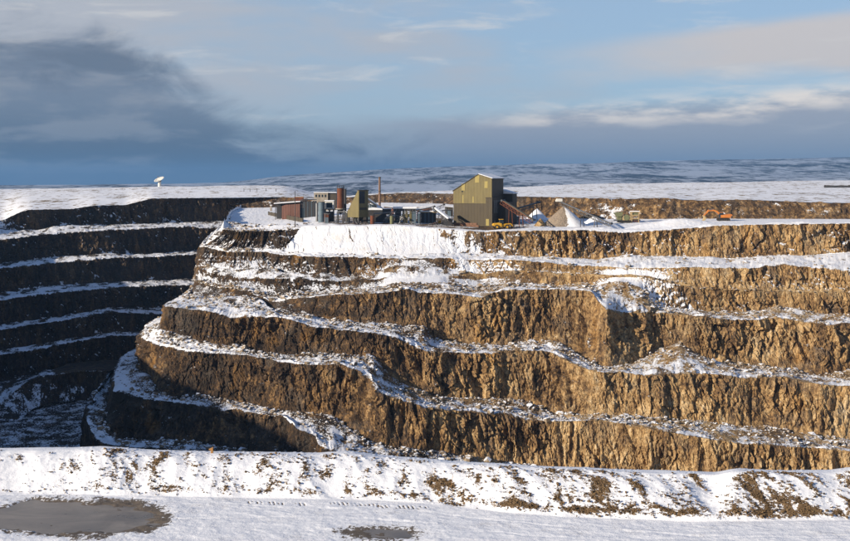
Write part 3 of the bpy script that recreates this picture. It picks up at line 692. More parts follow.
# wheel ruts and trodden patches on the flat
flat_w = (1 - sst(t_, -.06, .02)) * sst(FY, 42.5, 44)
for off, ph in ((1.3, 0), (2.9, 2.0)):
    yl = Yf[None] - off + .9 * perlin(FX / 11, FX * 0 + ph, FX * 0) + .08 * perlin(FX / 1.2, FX * 0 + ph, FX * 0) + .05 * FX * (ph - 1)
    FZ -= flat_w * .03 * np.exp(-((FY - yl) / .11) ** 2) * np.clip(perlin(FX / 3, FY * 0 + ph, FX * 0 + 4) * 1.6 + .3, 0, 1)
    FZ += flat_w * .012 * np.exp(-((FY - yl - .2) / .08) ** 2) * (.5 + cf)
FZ += flat_w * .05 * np.clip(fbm(FX / .9, FY / .5, FX * 0 + 31, 3, .6), -.2, 1)
trod = flat_w * sst(fbm(FX / 4, FY / 1.5, FX * 0 + 41, 3), -.05, .35)
# puddles: hollows the ice sheets lie in
def hollow(pts):
    """signed distance-like mask of a polygon given in photo pixels"""
    poly = np.array([((a - CX) / F * F * 15 / (b - HZ), F * 15 / (b - HZ)) for a, b in pts])
    inside = np.zeros(FX.shape, bool); dmin = np.full(FX.shape, 1e9)
    for (xa, ya), (xb, yb) in zip(poly, np.roll(poly, -1, 0)):
        c_ = ((ya > FY) != (yb > FY)) & (FX < (xb - xa) * (FY - ya) / (yb - ya + 1e-12) + xa); inside ^= c_
        tt = np.clip(((FX - xa) * (xb - xa) + (FY - ya) * (yb - ya)) / ((xb - xa) ** 2 + (yb - ya) ** 2), 0, 1)
        dmin = np.minimum(dmin, np.hypot(FX - xa - tt * (xb - xa), FY - ya - tt * (yb - ya)))
    return np.where(inside, -dmin, dmin), poly
p1, poly1 = hollow([(-60, 512), (0, 508), (14, 502), (34, 499), (70, 500.5), (112, 503), (140, 505.5), (154, 514), (152, 523), (138, 529), (105, 532.5), (60, 534), (24, 531.5), (0, 529.5), (-60, 528)])
p1 = p1 + .55 * perlin(FX / 1.1, FY / .9, FX * 0 + 2) + .25 * perlin(FX / .35, FY / .35, FX * 0)
p2, poly2 = hollow([(338, 531), (352, 528), (380, 527), (410, 529), (418, 532.5), (412, 537), (385, 540), (352, 537.5)])
for pm, dp in ((p1, .085), (p2, .036)):
    FZ -= dp * sst(pm, 0.35, -0.45) * (0.95 + 0.16 * cf)
    FZ += 0.02 * np.exp(-((pm - 1.1) / .4) ** 2) * (0.5 + cf)
wet = np.maximum(sst(p1 + 0.7 * cf - .5 * sst(FX, -17, -13.5), 0.9, -.5), sst(p2 + 0.9 * cf, .8, -.6))
PG = np.stack([FX, FY, FZ], -1)
def fg_mat():
    m, t, b = new_mat('trodden snow and earth')
    geo = t.new('ShaderNodeNewGeometry'); p = geo.outputs['Position']
    di = t.new('ShaderNodeAttribute', attribute_name='dirt').outputs['Fac']; we = t.new('ShaderNodeAttribute', attribute_name='wet').outputs['Fac']
    on = t.new('ShaderNodeAttribute', attribute_name='flat').outputs['Fac']
    f1 = t.noise(p, 4.5, 6, 0.68); f2 = t.noise(p, 13.0, 4, 0.65); f3 = t.noise(p, 1.0, 4, 0.6)
    d = t.ss(t.add(di, t.add(t.mul(t.sub(f1, .5), 1.9), t.mul(t.sub(f2, .5), 1.3))), 0.42, 0.53)
    earth = t.ramp(t.noise(p, 9, 5, .7), [(.25, (.045, .03, .018)), (.5, (.13, .085, .045)), (.75, (.25, .17, .09))])
    grit = t.mul(t.ss(t.add(f2, t.mul(t.sub(f3, .5), .7)), 0.52, 0.68), on)
    sn = t.mix(t.mul(grit, .45), SNOW, (0.33, 0.32, 0.32))
    c = t.mix(d, sn, earth)
    c = t.mix(t.ss(t.add(we, t.mul(t.sub(t.add(f1, f2), 1.0), 1.6)), .40, .62), c, (.12, .10, .082))
    t.put(b.inputs['Base Color'], c); b.inputs['Roughness'].default_value = .85; b.inputs['Specular IOR Level'].default_value = .25
    bm = t.new('ShaderNodeBump'); bm.inputs['Strength'].default_value = .55; bm.inputs['Distance'].default_value = .05
    t.put(bm.inputs['Height'], t.add(t.mul(f1, 0.9), t.mul(f2, .6))); t.l.new(bm.outputs[0], b.inputs['Normal'])
    return m
tag(grid_mesh('ground', PG, fg_mat(), {'dirt': dirt, 'wet': wet, 'flat': (.35 + .9 * trod) * (1 - sst(t_, -.02, .08))}, smooth=True),
    'snowy earth bank and trodden track along the near edge of the quarry', 'snow bank', kind='structure')
def ice_mat():
    m, t, b = new_mat('muddy ice')
    p = t.new('ShaderNodeNewGeometry').outputs['Position']
    f = t.noise(t.scale(p, (1, 1.6, 1)), .38, 6, .65, .8)
    c = t.ramp(f, [(.3, (.060, .052, .046)), (.5, (.13, .114, .10)), (.7, (.235, .21, .185))])
    fr = t.ss(t.noise(p, 6, 4, .7), .66, .8); c = t.mix(t.mul(fr, .25), c, (.5, .5, .5))
    t.put(b.inputs['Base Color'], c); t.put(b.inputs['Roughness'], t.add(.12, t.mul(f, .4))); b.inputs['Specular IOR Level'].default_value = .35
    bm = t.new('ShaderNodeBump'); bm.inputs['Strength'].default_value = .15; bm.inputs['Distance'].default_value = .02
    t.put(bm.inputs['Height'], t.noise(p, 3, 4, .6)); t.l.new(bm.outputs[0], b.inputs['Normal'])
    return m
M_ICE = ice_mat()
def flat_poly(name, pts, z, mat):
    c = pts.mean(0); big_ = c + (pts - c) * 1.15
    vs = [(*c, z)] + [(a, b_, z) for a, b_ in big_]
    n = len(pts)
    me = bpy.data.meshes.new(name); me.from_pydata(vs, [], [(0, 1 + i, 1 + (i + 1) % n) for i in range(n)]); me.materials.append(mat)
    o = bpy.data.objects.new(name, me); col.objects.link(o); return o
tag(flat_poly('puddle', poly1, -0.052, M_ICE), 'large frozen brown puddle in the snow at lower left', 'puddle', kind='structure')
tag(flat_poly('puddle', poly2, -0.034, M_ICE), 'small grey puddle at the bottom edge below the bank', 'puddle', kind='structure')

# ------------------------------------------------------------------ loose stones (nobody could count them)
ICO = None
def ico():
    t = (1 + 5 ** .5) / 2
    v = np.array([(-1, t, 0), (1, t, 0), (-1, -t, 0), (1, -t, 0), (0, -1, t), (0, 1, t), (0, -1, -t), (0, 1, -t), (t, 0, -1), (t, 0, 1), (-t, 0, -1), (-t, 0, 1)], float)
    v /= np.linalg.norm(v[0])
    f = [(0, 11, 5), (0, 5, 1), (0, 1, 7), (0, 7, 10), (0, 10, 11), (1, 5, 9), (5, 11, 4), (11, 10, 2), (10, 7, 6), (7, 1, 8), (3, 9, 4), (3, 4, 2), (3, 2, 6), (3, 6, 8), (3, 8, 9), (4, 9, 5), (2, 4, 11), (6, 2, 10), (8, 6, 7), (9, 8, 1)]
    return v, np.array(f)
def scatter(name, pts, sizes, mat, squash=.75):
    v, f = ico(); n = len(pts)
    a = rng.uniform(0, 6.28, n); ca, sa = np.cos(a), np.sin(a)
    V = v[None] * rng.uniform(.65, 1.3, (n, 12, 1)) * sizes[:, None, None] * np.stack([rng.uniform(.7, 1.3, n), rng.uniform(.7, 1.3, n), np.full(n, squash)], -1)[:, None]
    X = V[..., 0] * ca[:, None] - V[..., 1] * sa[:, None]; Y = V[..., 0] * sa[:, None] + V[..., 1] * ca[:, None]
    V = np.stack([X, Y, V[..., 2]], -1) + pts[:, None]
    Fa = (f[None] + (np.arange(n) * 12)[:, None, None]).reshape(-1, 3)
    me = bpy.data.meshes.new(name)
    me.vertices.add(n * 12); me.vertices.foreach_set('co', V.reshape(-1).astype(np.float32))
    k = len(Fa); me.loops.add(k * 3); me.loops.foreach_set('vertex_index', Fa.reshape(-1).astype(np.int32))
    me.polygons.add(k); me.polygons.foreach_set('loop_start', (np.arange(k) * 3).astype(np.int32)); me.polygons.foreach_set('use_smooth', np.zeros(k, bool))
    me.update(calc_edges=True); me.materials.append(mat)
    o = bpy.data.objects.new(name, me); col.objects.link(o); return o
def stone_mat(name, snow_amt, cols):
    m, t, b = new_mat(name)
    g = t.new('ShaderNodeNewGeometry'); p = g.outputs['Position']
    nz = t.new('ShaderNodeSeparateXYZ'); t.l.new(g.outputs['Normal'], nz.inputs[0])
    c = t.ramp(t.noise(p, .9, 5, .7), cols)
    s = t.ss(t.add(nz.outputs[2], t.mul(t.sub(t.noise(p, 1.2, 3, .6), .5), 1.0)), 1.15 - snow_amt, 1.35 - snow_amt)
    c = t.mix(s, c, SNOW); t.put(b.inputs['Base Color'], c); b.inputs['Roughness'].default_value = .9; b.inputs['Specular IOR Level'].default_value = .2
    return m
M_STONE = stone_mat('broken stone', .48, [(.3, (.09, .07, .052)), (.5, (.21, .165, .115)), (.7, (.38, .31, .225))])
M_CLOD = stone_mat('earth clods', .05, [(.3, (.045, .03, .018)), (.5, (.12, .08, .043)), (.7, (.24, .165, .09))])
isb = np.isin(TK, [5, 7, 9, 11, 13]) | (np.isin(TK, [1, 3]) & (rng.uniform(size=TK.shape) < .25))
wgt = isb * (0.35 + np.clip(1 - TV * 1.4, 0, 1)) * (0.15 + np.clip(fbm(TP[..., 0] / 7, TP[..., 1] / 7, TK * 1.0, 2) + .3, 0, 1)) * ((S > 150) & (S < 880))[None]
wgt = wgt.reshape(-1) / wgt.sum()
idx = rng.choice(wgt.size, 9000, p=wgt)
sz = 0.20 + 0.32 * rng.pareto(3.2, 9000).clip(0, 3)
tag(scatter('rubble', TP.reshape(-1, 3)[idx] + np.c_[rng.normal(0, .3, (9000, 2)), sz * .1], sz, M_STONE), 'loose broken stones strewn over the quarry benches', 'rubble', kind='stuff')
cw = (((ST > 205) & (ST < 300))[None] * (fr[:, None] < .12)).astype(float).reshape(-1); cw /= cw.sum()
idx = rng.choice(cw.size, 420, p=cw); sz = .18 + .25 * rng.pareto(3, 420).clip(0, 3)
tag(scatter('rubble', PT.reshape(-1, 3)[idx] + np.c_[rng.normal(0, .4, (420, 2)), sz * .1], sz, M_STONE), 'dark stones poking through the snow at the left end of the plant terrace', 'rubble', kind='stuff')
dw = (dm * ((SF > -40) & (SF < 890))[None] * (t_ > .02) * (t_ < .98)).reshape(-1); dw /= dw.sum()
idx = rng.choice(dw.size, 9000, p=dw); sz = 0.020 + 0.025 * rng.pareto(3.5, 9000).clip(0, 2.2)
tag(scatter('earth_clods', PG.reshape(-1, 3)[idx] + np.c_[rng.normal(0, .05, (9000, 2)), sz * .2], sz, M_CLOD), 'brown earth clods poking through the snow of the bank', 'clods', kind='stuff')
#PLANT#
# ------------------------------------------------------------------ plant: builders
def paint(name, c, c2=None, rough=.6, scale=.6, amt=.5, corr=0.0, metal=0.0, dirt=.35):
    m, t, b = new_mat(name)
    o = t.new('ShaderNodeTexCoord').outputs['Object']
    n = t.noise(t.scale(o, (1, 1, .35)), scale, 6, .65)
    c2 = c2 or tuple(q * .55 for q in c)
    cc = t.mix(t.mul(t.ss(n, .38, .68), amt), c, c2)
    st = t.ss(t.noise(t.scale(o, (2.2, 2.2, .12)), 1.0, 4, .6), .52, .78)
    cc = t.mix(t.mul(st, dirt), cc, (.06, .048, .036))
    t.put(b.inputs['Base Color'], cc); b.inputs['Roughness'].default_value = rough; b.inputs['Metallic'].default_value = metal
    b.inputs['Specular IOR Level'].default_value = .3
    h = t.mul(n, .3)
    if corr:
        sx = t.new('ShaderNodeSeparateXYZ'); t.l.new(o, sx.inputs[0])
        h = t.add(h, t.m('SINE', t.mul(t.add(sx.outputs[0], sx.outputs[1]), corr)))
    bm = t.new('ShaderNodeBump'); bm.inputs['Strength'].default_value = .5; bm.inputs['Distance'].default_value = .06
    t.put(bm.inputs['Height'], h); t.l.new(bm.outputs[0], b.inputs['Normal'])
    return m
M_OLIVE = paint('olive cladding', (.165, .138, .060), (.11, .092, .043), corr=14, dirt=.5)
M_OLIVE2 = paint('dull brown cladding', (.070, .057, .036), (.05, .041, .028), corr=14)
M_DARKCL = paint('dark cladding', (.060, .050, .036), (.036, .030, .024), corr=14)
M_SHEET = paint('yellowed translucent sheet', (.30, .245, .07), (.22, .18, .055), rough=.4, dirt=.15)
M_RUST = paint('rusted steel', (.15, .050, .026), (.07, .03, .018), rough=.85, scale=.9, amt=.8)
M_REDBR = paint('red brown sheeting', (.17, .080, .058), (.10, .05, .04), corr=12)
M_STEEL = paint('dark painted steel', (.040, .044, .050), (.06, .045, .035), rough=.5)
M_GREY = paint('grey galvanised steel', (.24, .25, .26), (.15, .14, .13), rough=.5, metal=.3)
M_BLUE = paint('blue grey steel', (.10, .145, .18), (.07, .09, .11), rough=.5)
M_ORANGE = paint('orange machine paint', (.55, .19, .035), (.36, .12, .03), rough=.55, amt=.6, dirt=.4)
M_YELLOW = paint('yellow machine paint', (.62, .34, .025), (.45, .24, .02), rough=.4, amt=.35, dirt=.3)
M_TAN = paint('tan painted steel', (.42, .32, .17), (.25, .17, .08), rough=.7)
M_GREEN = paint('faded green paint', (.16, .17, .085), (.10, .10, .06), rough=.6)
M_CONC = paint('concrete', (.30, .27, .225), (.20, .17, .135), rough=.9)
M_BRICK = paint('reddish block', (.21, .115, .075), (.13, .08, .055), rough=.9)
M_RUBBER = paint('black rubber', (.02, .02, .021), (.04, .036, .03), rough=.85)
M_GLASS = paint('dark glass', (.02, .03, .04), (.03, .035, .04), rough=.12, amt=.2, dirt=.1)
M_WHITE = paint('weathered white paint', (.66, .66, .62), (.5, .49, .45), rough=.5, dirt=.15)
M_WOOD = paint('orange brown wood', (.36, .19, .07), (.22, .12, .05), rough=.85)
def snow_mat():
    m, t, b = new_mat('lying snow'); p = t.new('ShaderNodeNewGeometry').outputs['Position']
    n = t.noise(p, .9, 5, .65)
    t.put(b.inputs['Base Color'], t.mix(t.ss(n, .60, .78), SNOW, (.42, .38, .34))); b.inputs['Roughness'].default_value = .9
    bm = t.new('ShaderNodeBump'); bm.inputs['Strength'].default_value = .5; bm.inputs['Distance'].default_value = .2
    t.put(bm.inputs['Height'], n); t.l.new(bm.outputs[0], b.inputs['Normal']); return m
M_SNOW = snow_mat()

class MB:
    def __init__(s): s.v = []; s.f = []
    def _add(s, vs, fs):
        n = len(s.v); s.v += [tuple(q) for q in vs]; s.f += [tuple(i + n for i in f) for f in fs]; return s
    def box(s, x0, x1, y0, y1, z0, z1):
        return s._add([(x0, y0, z0), (x1, y0, z0), (x1, y1, z0), (x0, y1, z0), (x0, y0, z1), (x1, y0, z1), (x1, y1, z1), (x0, y1, z1)],
                      [(0, 3, 2, 1), (4, 5, 6, 7), (0, 1, 5, 4), (1, 2, 6, 5), (2, 3, 7, 6), (3, 0, 4, 7)])
    def prism(s, poly, y0, y1):                       # polygon in x-z, extruded along y
        n = len(poly)
        return s._add([(a, y0, b) for a, b in poly] + [(a, y1, b) for a, b in poly],
                      [tuple(range(n)), tuple(range(2 * n - 1, n - 1, -1))] + [(i, i + n, (i + 1) % n + n, (i + 1) % n) for i in range(n)])
    def beam(s, a, b, w, h=None, up=(0, 0, 1)):
        a, b = Vector(a), Vector(b); h = h or w
        d = (b - a).normalized(); u = Vector(up)
        if abs(d.dot(u)) > .98: u = Vector((0, 1, 0))
        r = d.cross(u).normalized() * (w / 2); q = r.cross(d).normalized() * (h / 2)
        vs = [p + i * r + j * q for p in (a, b) for i, j in ((-1, -1), (1, -1), (1, 1), (-1, 1))]
        return s._add(vs, [(0, 1, 2, 3), (7, 6, 5, 4), (0, 4, 5, 1), (1, 5, 6, 2), (2, 6, 7, 3), (3, 7, 4, 0)])
    def tube(s, a, b, r0, r1=None, n=16, cap=True):
        a, b = Vector(a), Vector(b); r1 = r0 if r1 is None else r1
        d = (b - a).normalized(); u = Vector((0, 0, 1)) if abs(d.z) < .9 else Vector((1, 0, 0))
        e = d.cross(u).normalized(); g = d.cross(e)
        vs = [p + (e * math.cos(t) + g * math.sin(t)) * r for p, r in ((a, r0), (b, r1)) for t in [2 * math.pi * i / n for i in range(n)]]
        fs = [(i, (i + 1) % n, (i + 1) % n + n, i + n) for i in range(n)]
        if cap: fs += [tuple(range(n - 1, -1, -1)), tuple(range(n, 2 * n))]
        return s._add(vs, fs)
    def build(s, name, mat, parent=None, label=None, bevel=0.0, smooth=False):
        me = bpy.data.meshes.new(name); me.from_pydata(s.v, [], s.f); me.materials.append(mat); me.validate()
        o = bpy.data.objects.new(name, me); col.objects.link(o)
        if parent: o.parent = parent
        if label: o['label'] = label
        if bevel:
            bv = o.modifiers.new('bevel', 'BEVEL'); bv.width = bevel; bv.segments = 2; bv.limit_method = 'ANGLE'
        if smooth: me.shade_smooth() if hasattr(me, 'shade_smooth') else None
        return o
def thing(name, label, cat, loc, rotz=0.0, group=None):
    o = bpy.data.objects.new(name, None); col.objects.link(o); o.empty_display_size = .5
    o.location = loc; o.rotation_euler = (0, 0, rotz); return tag(o, label, cat, group)
def copy_part(o, parent, loc=(0, 0, 0)):
    c = o.copy(); col.objects.link(c); c.parent = parent; c.location = loc; return c
def gpt(px, py):                                     # the point of the terrace seen at a place in the photo
    c = int(np.argmin(np.abs(ST - px)))
    a, b = Rt[c], Wtt[c]
    f = np.linspace(0, 1, 400)
    Y = a[1] + (b[1] - a[1]) * f; h = a[2] + (b[2] - a[2]) * f
    i = int(np.argmax(HZ + F * h / Y <= py))
    X = (px - CX) / F * Y[i]
    return Vector((X, Y[i], CZ - h[i]))
def at(px, py, Y): return Vector(((px - CX) / F * Y, Y, CZ - (py - HZ) * Y / F))
def ground_z(x, y):
    px = x / y * F + CX; c = int(np.argmin(np.abs(ST - px)))
    a, b = Rt[c], Wtt[c]; f = min(max((y - a[1]) / (b[1] - a[1]), 0), 1)
    return CZ - (a[2] + (b[2] - a[2]) * f)
class LP:                                            # local metres from photo pixels for a thing seen square on
    def __init__(s, px, py, dY=0):
        s.o = gpt(px, py); s.o.y += dY; s.k = s.o.y / F; s.px = px
        s.o.x = (px - CX) * s.k; s.py = HZ + (CZ - s.o.z) / s.k
    def x(s, px): return (px - s.px) * s.k
    def z(s, py): return (s.py - py) * s.k

# ---- main building
def main_building():
    g = gpt(453.5, 224.3); k = g.y / F
    t = thing('processing_building', 'tall olive clad processing building with yellow roof-light sheets and a snowy roof', 'building', g, R(-25))
    W = 36.6 * k / math.cos(R(25)) * 1.015; Ln = 11.5; ap = .66 * W
    zl, zr, za, sp = 33.5 * k, 45.6 * k, 49.7 * k, 21.0 * k
    MB().box(0, W, 0, Ln, -1.5, sp).build('lower_wall', M_OLIVE2, t)
    up = MB().prism([(-.06, sp), (W + .06, sp), (W + .06, zr), (ap, za), (-.06, zl)], -.06, Ln + .06).build('upper_wall', M_OLIVE, t)
    MB().box(W + .062, W + .10, -.05, Ln, sp - .1, zr - .05).build('side_wall', M_DARKCL, t, 'side cladding with its shade coloured in dark')  # darker sheet on the side away from the sun, shade put into its colour
    sl = (za - zl) / ap
    MB().prism([(-.4, zl - .4 * sl + .02), (ap, za + .02), (ap, za + .26), (-.4, zl - .4 * sl + .26)], -.3, Ln + .3).build('roof', M_DARKCL, t)
    s2 = (za - zr) / (W - ap)
    rf = MB().prism([(ap, za + .02), (W + .4, zr - .4 * s2 + .02), (W + .4, zr - .4 * s2 + .2), (ap, za + .2)], -.3, Ln + .3).build('roof', M_DARKCL, t)
    MB().prism([(ap, za + .2), (W + .35, zr - .35 * s2 + .2), (W + .35, zr - .35 * s2 + .4), (ap, za + .4)], -.25, Ln + .25).build('snow_cover', M_SNOW, rf)
    for x0, x1, y0, y1 in ((461.5, 464.6, 184.2, 191), (474.4, 478.2, 176.9, 184.0), (483.4, 486.4, 183.4, 190)):
        f = lambda p: (p - 453.5) / 36.6 * W
        b = 224.3 + (x0 - 453.5) / 36.6 * 2.6
        MB().box(f(x0), f(x1), -.10, -.055, (b - y1) * k, (b - y0) * k).build('roof_light', M_SHEET, t)
    for x0, x1, y0, y1 in ((462.2, 463.3, 195.5, 203.4), (472, 473, 197.5, 203.6)):
        b = 224.3 + (x0 - 453.5) / 36.6 * 2.6
        MB().box((x0 - 453.5) / 36.6 * W, (x1 - 453.5) / 36.6 * W, -.10, -.055, (b - y1) * k, (b - y0) * k).build('pale_strip', M_SHEET, t)
    MB().box(8 / 36.6 * W, 9.1 / 36.6 * W, -.11, -.058, 32.2 * k, 33.6 * k).build('hatch', M_GLASS, t)
    MB().box(0 - .03, W, -.09, -.03, sp - .09, sp + .06).build('flashing', M_OLIVE2, t)
    # annex tower on the near corner
    az = 26.6 * k
    ax = MB().box(W - 1.9, W + .6, -1.1, 8.6, -1.5, az).build('annex', M_OLIVE2, t)
    MB().box(W - 2.0, W + .75, -1.25, 8.7, az, az + .22).build('annex_roof', M_DARKCL, ax)
    MB().box(W + .603, W + .64, -1.05, 8.55, -.5, az - .1).build('annex_side', M_DARKCL, ax)  # same dark sheet for the annex, painted shade on its right face
    lv = MB()
    for i in range(8): lv.box(W + .645, W + .74, .4, 7.4, 4.4 + i * .6, 4.55 + i * .6)
    for i in range(6): lv.box(W + .66, W + .78, .4 + i * 1.37, .52 + i * 1.37, 4.3, 9.0)
    lv.build('louvre', M_GREY, ax)
    MB().box(W - 1.75, W - .6, -1.16, -1.105, -.2, 2.2).build('door', M_SHEET, ax)
    MB().box(W + .6, W + 3.6, 4.5, 11.8, -1.5, 8.2).build('lean_to', M_DARKCL, t)
    bk = MB().box(W - 1, W + 3.6, 11.9, 16.5, -1.5, 11.2).build('rear_wing', M_DARKCL, t)
    MB().prism([(W - 1.2, 11.2), (W + 3.9, 11.2), (W + 3.9, 11.5), (W - 1.2, 12.8)], 11.8, 16.8).build('snow_cover', M_SNOW, bk)
    return t, g, k, W
main_building()

# ---- concrete blocks along the foot of the building
g = gpt(466, 226.3)
t = thing('block_wall', 'row of reddish concrete blocks along the foot of the olive building', 'block wall', g, R(-16))
b0 = MB().box(-.68, .68, -.4, .4, 0, .74).build('block', M_BRICK, t, bevel=.04); b0.location = (-4.4, 0, -.25)
for r_ in range(2):
    for i in range(7 - r_):
        if r_ == 0 and i == 0: continue
        c = copy_part(b0, t, (-4.4 + i * 1.42 + r_ * .7, random.uniform(-.08, .08), -.25 + r_ * .75)); c.rotation_euler = (0, 0, random.uniform(-.04, .04))

# ---- conveyors
def conveyor(label, p0, p1, w=1.3, frame=M_STEEL, top=M_GREY, legs=(.35, .8), depth=.9, cover=False, wheels=False):
    p0, p1 = Vector(p0), Vector(p1); base = Vector(((p0.x + p1.x) / 2, (p0.y + p1.y) / 2, min(p0.z, p1.z)))
    t = thing('conveyor', label, 'conveyor', base)
    a, b = p0 - base, p1 - base; d = (b - a); L = d.length; d.normalize()
    side = d.cross(Vector((0, 0, 1))).normalized(); up = side.cross(d).normalized()
    MB().beam(a + up * .10, b + up * .10, w * .8, .10).build('belt', top, t)
    fr = MB()
    for s_ in (-1, 1):
        o = side * s_ * w / 2
        fr.beam(a + o, b + o, .16, .22); fr.beam(a + o - up * depth, b + o - up * depth, .14, .16)
        n = max(3, int(L / 1.6))
        for i in range(n):
            q0, q1 = a + d * (L * i / n) + o, a + d * (L * (i + 1) / n) + o
            fr.beam(q0, q1 - up * depth, .09); fr.beam(q0, q0 - up * depth, .09)
    fr.build('truss', frame, t)
    if cover: MB().beam(a + up * .42, b + up * .42, w * 1.02, .5).build('snow_cover', M_SNOW, t)
    for e, r_ in ((a, .38), (b, .42)):
        MB().tube(e - side * w * .55, e + side * w * .55, r_).build('drum', M_STEEL, t)
    for f_ in legs:
        q = a + d * L * f_ - up * depth
        for s_ in (-1, 1):
            o = side * s_ * w * .5; top_ = q + o
            gx_, gy_ = base.x + top_.x + side.x * s_ * .7, base.y + top_.y + side.y * s_ * .7
            MB().beam(top_, Vector((gx_ - base.x, gy_ - base.y, ground_z(gx_, gy_) - .4 - base.z)), .24).build('leg', frame, t)
    return t
conveyor('broad rusty conveyor sloping down to the right from the olive building', at(503, 200.5, 392), at(533.5, 220, 386), 2.2, M_RUST, M_TAN, (.3, .65), 1.3)
conveyor('dark conveyor rising to the right behind the broad rusty one', at(517, 208.5, 404), at(538.5, 202.3, 410), 1.7, M_STEEL, M_STEEL, (.15, .8), 1.0)
conveyor('long stacker conveyor with its white head over the big gravel pile', at(560.8, 202.0, 396), at(611, 223.5, 384), 1.3, M_STEEL, M_GREY, (.45, .72), 1.1)
hd = at(560.6, 201.2, 396)
tag(MB().box(-1.2, .9, -.9, .9, -.6, .5).prism([(-1.5, -.6), (-1.2, -.6), (-1.2, .3), (-1.5, -.1)], -.8, .8).build('discharge_hood', M_WHITE, None, bevel=.1), 'white hood on the top end of the stacker conveyor', 'hood').location = hd + Vector((-.3, 0, .45))
conveyor('snow topped conveyor dropping to the right beside the low dark bunker', at(435.4, 208.8, 398), at(449, 219.6, 393), 1.4, M_STEEL, M_SNOW, (.4,), .8, cover=True)
conveyor('thin pale conveyor dropping beside the storage tank with the white cone roof', at(377.4, 207.4, 404), at(384.6, 216, 400), 1.1, M_GREY, M_SNOW, (.5,), .7, cover=True)
conveyor('short pale conveyor under the snowy roof of the screening plant', at(389.5, 213.2, 398), at(404, 217.6, 394), 1.0, M_GREY, M_GREY, (.4, .85), .6)
conveyor('gently sloping snowy conveyor linking the screening plant to the bunker', at(415, 210.5, 402), at(434, 206.6, 404), 1.3, M_STEEL, M_SNOW, (.3, .7), .8, cover=True)

# ---- piles
def pile(name, label, px, py, hpx, rx, ry, top_flat, mat, snow_f, tone=.38, dY=0, cat='stockpile'):
    L = LP(px, py, dY); H = hpx * L.k; rxm, rym = rx * L.k, ry * L.k
    nr, na = 34, 90
    rr = np.linspace(0, 1, nr)[:, None]; a = np.linspace(0, 2 * np.pi, na)[None]
    X, Y = rr * np.cos(a) * rxm, rr * np.sin(a) * rym
    e = 1 + .10 * perlin(np.cos(a) * 1.5 + px, np.sin(a) * 1.5, a * 0) * rr
    X, Y = X * e, Y * e
    prof_ = np.sqrt((1 - rr) ** 2 + top_flat ** 2) - top_flat * rr ** 2
    Z = H * (prof_ / prof_[0]) * (rr < 1) + .22 * fbm(X / 2.2 + px, Y / 2.2, X * 0, 3) * np.sin(np.pi * rr) + .06 * perlin(X / .5, Y / .5, X * 0) - 1.0 * (rr >= 1)
    P_ = np.stack([X, Y, Z], -1)
    n_x = np.cos(a) + 0 * rr
    o = grid_mesh(name, P_[:, ::-1], mat, {'snow': snow_f(n_x, rr + 0 * n_x, X, Y)[:, ::-1], 'tone': np.full(X.shape, tone)}, smooth=True)
    o.location = L.o + Vector((0, 0, -.25)); return tag(o, label, cat)
pile('stockpile', 'tall cone of grey brown gravel with snow on its right side', 564, 225.6, 20.6, 25.5, 17, .10, M_GRAVEL,
     lambda nx, r, x, y: .04 + .95 * sst(nx, -.05, .35) + .10 * sst(r, .2, 0) + .22 * sst(r, .55, 1) * sst(nx, -.6, .1), tone=.44)
pile('stockpile', 'small sandy heap at the left foot of the big gravel cone', 540.5, 226, 8.6, 7.5, 7, .35, M_TERR, lambda nx, r, x, y: -.3 + 0 * r, tone=.56)
pile('snow_heap', 'blue shaded snow heap between the conveyors and the gravel cone', 537, 221, 12, 13, 9, .5, M_TERR, lambda nx, r, x, y: 1.3 + 0 * r, dY=12, cat='snow heap')
pile('snow_heap', 'low snow heap just right of the gravel cone', 594, 224.6, 8.5, 13, 9, .6, M_TERR, lambda nx, r, x, y: 1.1 + 0 * r, dY=6, cat='snow heap')

# ---- wheel loader
def wheel(t, x, y, z, r, w, tyre=M_RUBBER, rim=M_YELLOW):
    o = MB().tube((0, -w / 2, 0), (0, w / 2, 0), r, n=20).build('wheel', tyre, t, bevel=.08); o.location = (x, y, z)
    MB().tube((0, -w / 2 - .03, 0), (0, w / 2 + .03, 0), r * .5, n=14).build('rim', rim, o)
def wheel_loader(loc, rot):
    t = thing('wheel_loader', 'yellow wheel loader parked at the near corner of the olive building', 'loader', loc, rot)
    MB().prism([(-3.6, .9), (-.6, .8), (-.6, 2.0), (-1.4, 2.25), (-3.4, 2.05), (-3.75, 1.6)], -1.1, 1.1).build('body', M_YELLOW, t, bevel=.1)
    MB().box(-3.82, -3.6, -1.2, 1.2, .7, 1.2).build('counterweight', M_STEEL, t, bevel=.05)
    cb = MB().prism([(-1.3, 2.02), (.1, 2.0), (.15, 2.5), (-.15, 3.35), (-1.25, 3.35)], -.75, .75).build('cab', M_GLASS, t, bevel=.05)
    MB().box(-1.4, 0, -.85, .85, 3.352, 3.5).build('cab_roof', M_YELLOW, cb)
    MB().prism([(-.6, .8), (1.6, .8), (1.8, 1.6), (.6, 1.9), (-.6, 1.6)], -.7, .7).build('front_frame', M_YELLOW, t, bevel=.06)
    for y_ in (-.75, .75): MB().beam((.8, y_, 1.8), (2.6, y_, 1.9), .22, .36).beam((2.6, y_, 1.9), (3.6, y_, .8), .22, .34).build('lift_arm', M_YELLOW, t)
    MB().prism([(3.3, .25), (4.9, .1), (4.95, .2), (3.7, .5), (3.6, 1.25), (4.1, 1.65), (3.95, 1.72), (3.3, 1.3)], -1.45, 1.45).build('bucket', M_STEEL, t)
    MB().tube((-2.8, .5, 2.1), (-2.8, .5, 2.9), .09).build('exhaust', M_STEEL, t)
    for x_ in (-2.4, 1.2):
        for y_ in (-1.1, 1.1): wheel(t, x_, y_, .8, .8, .6)
    return t
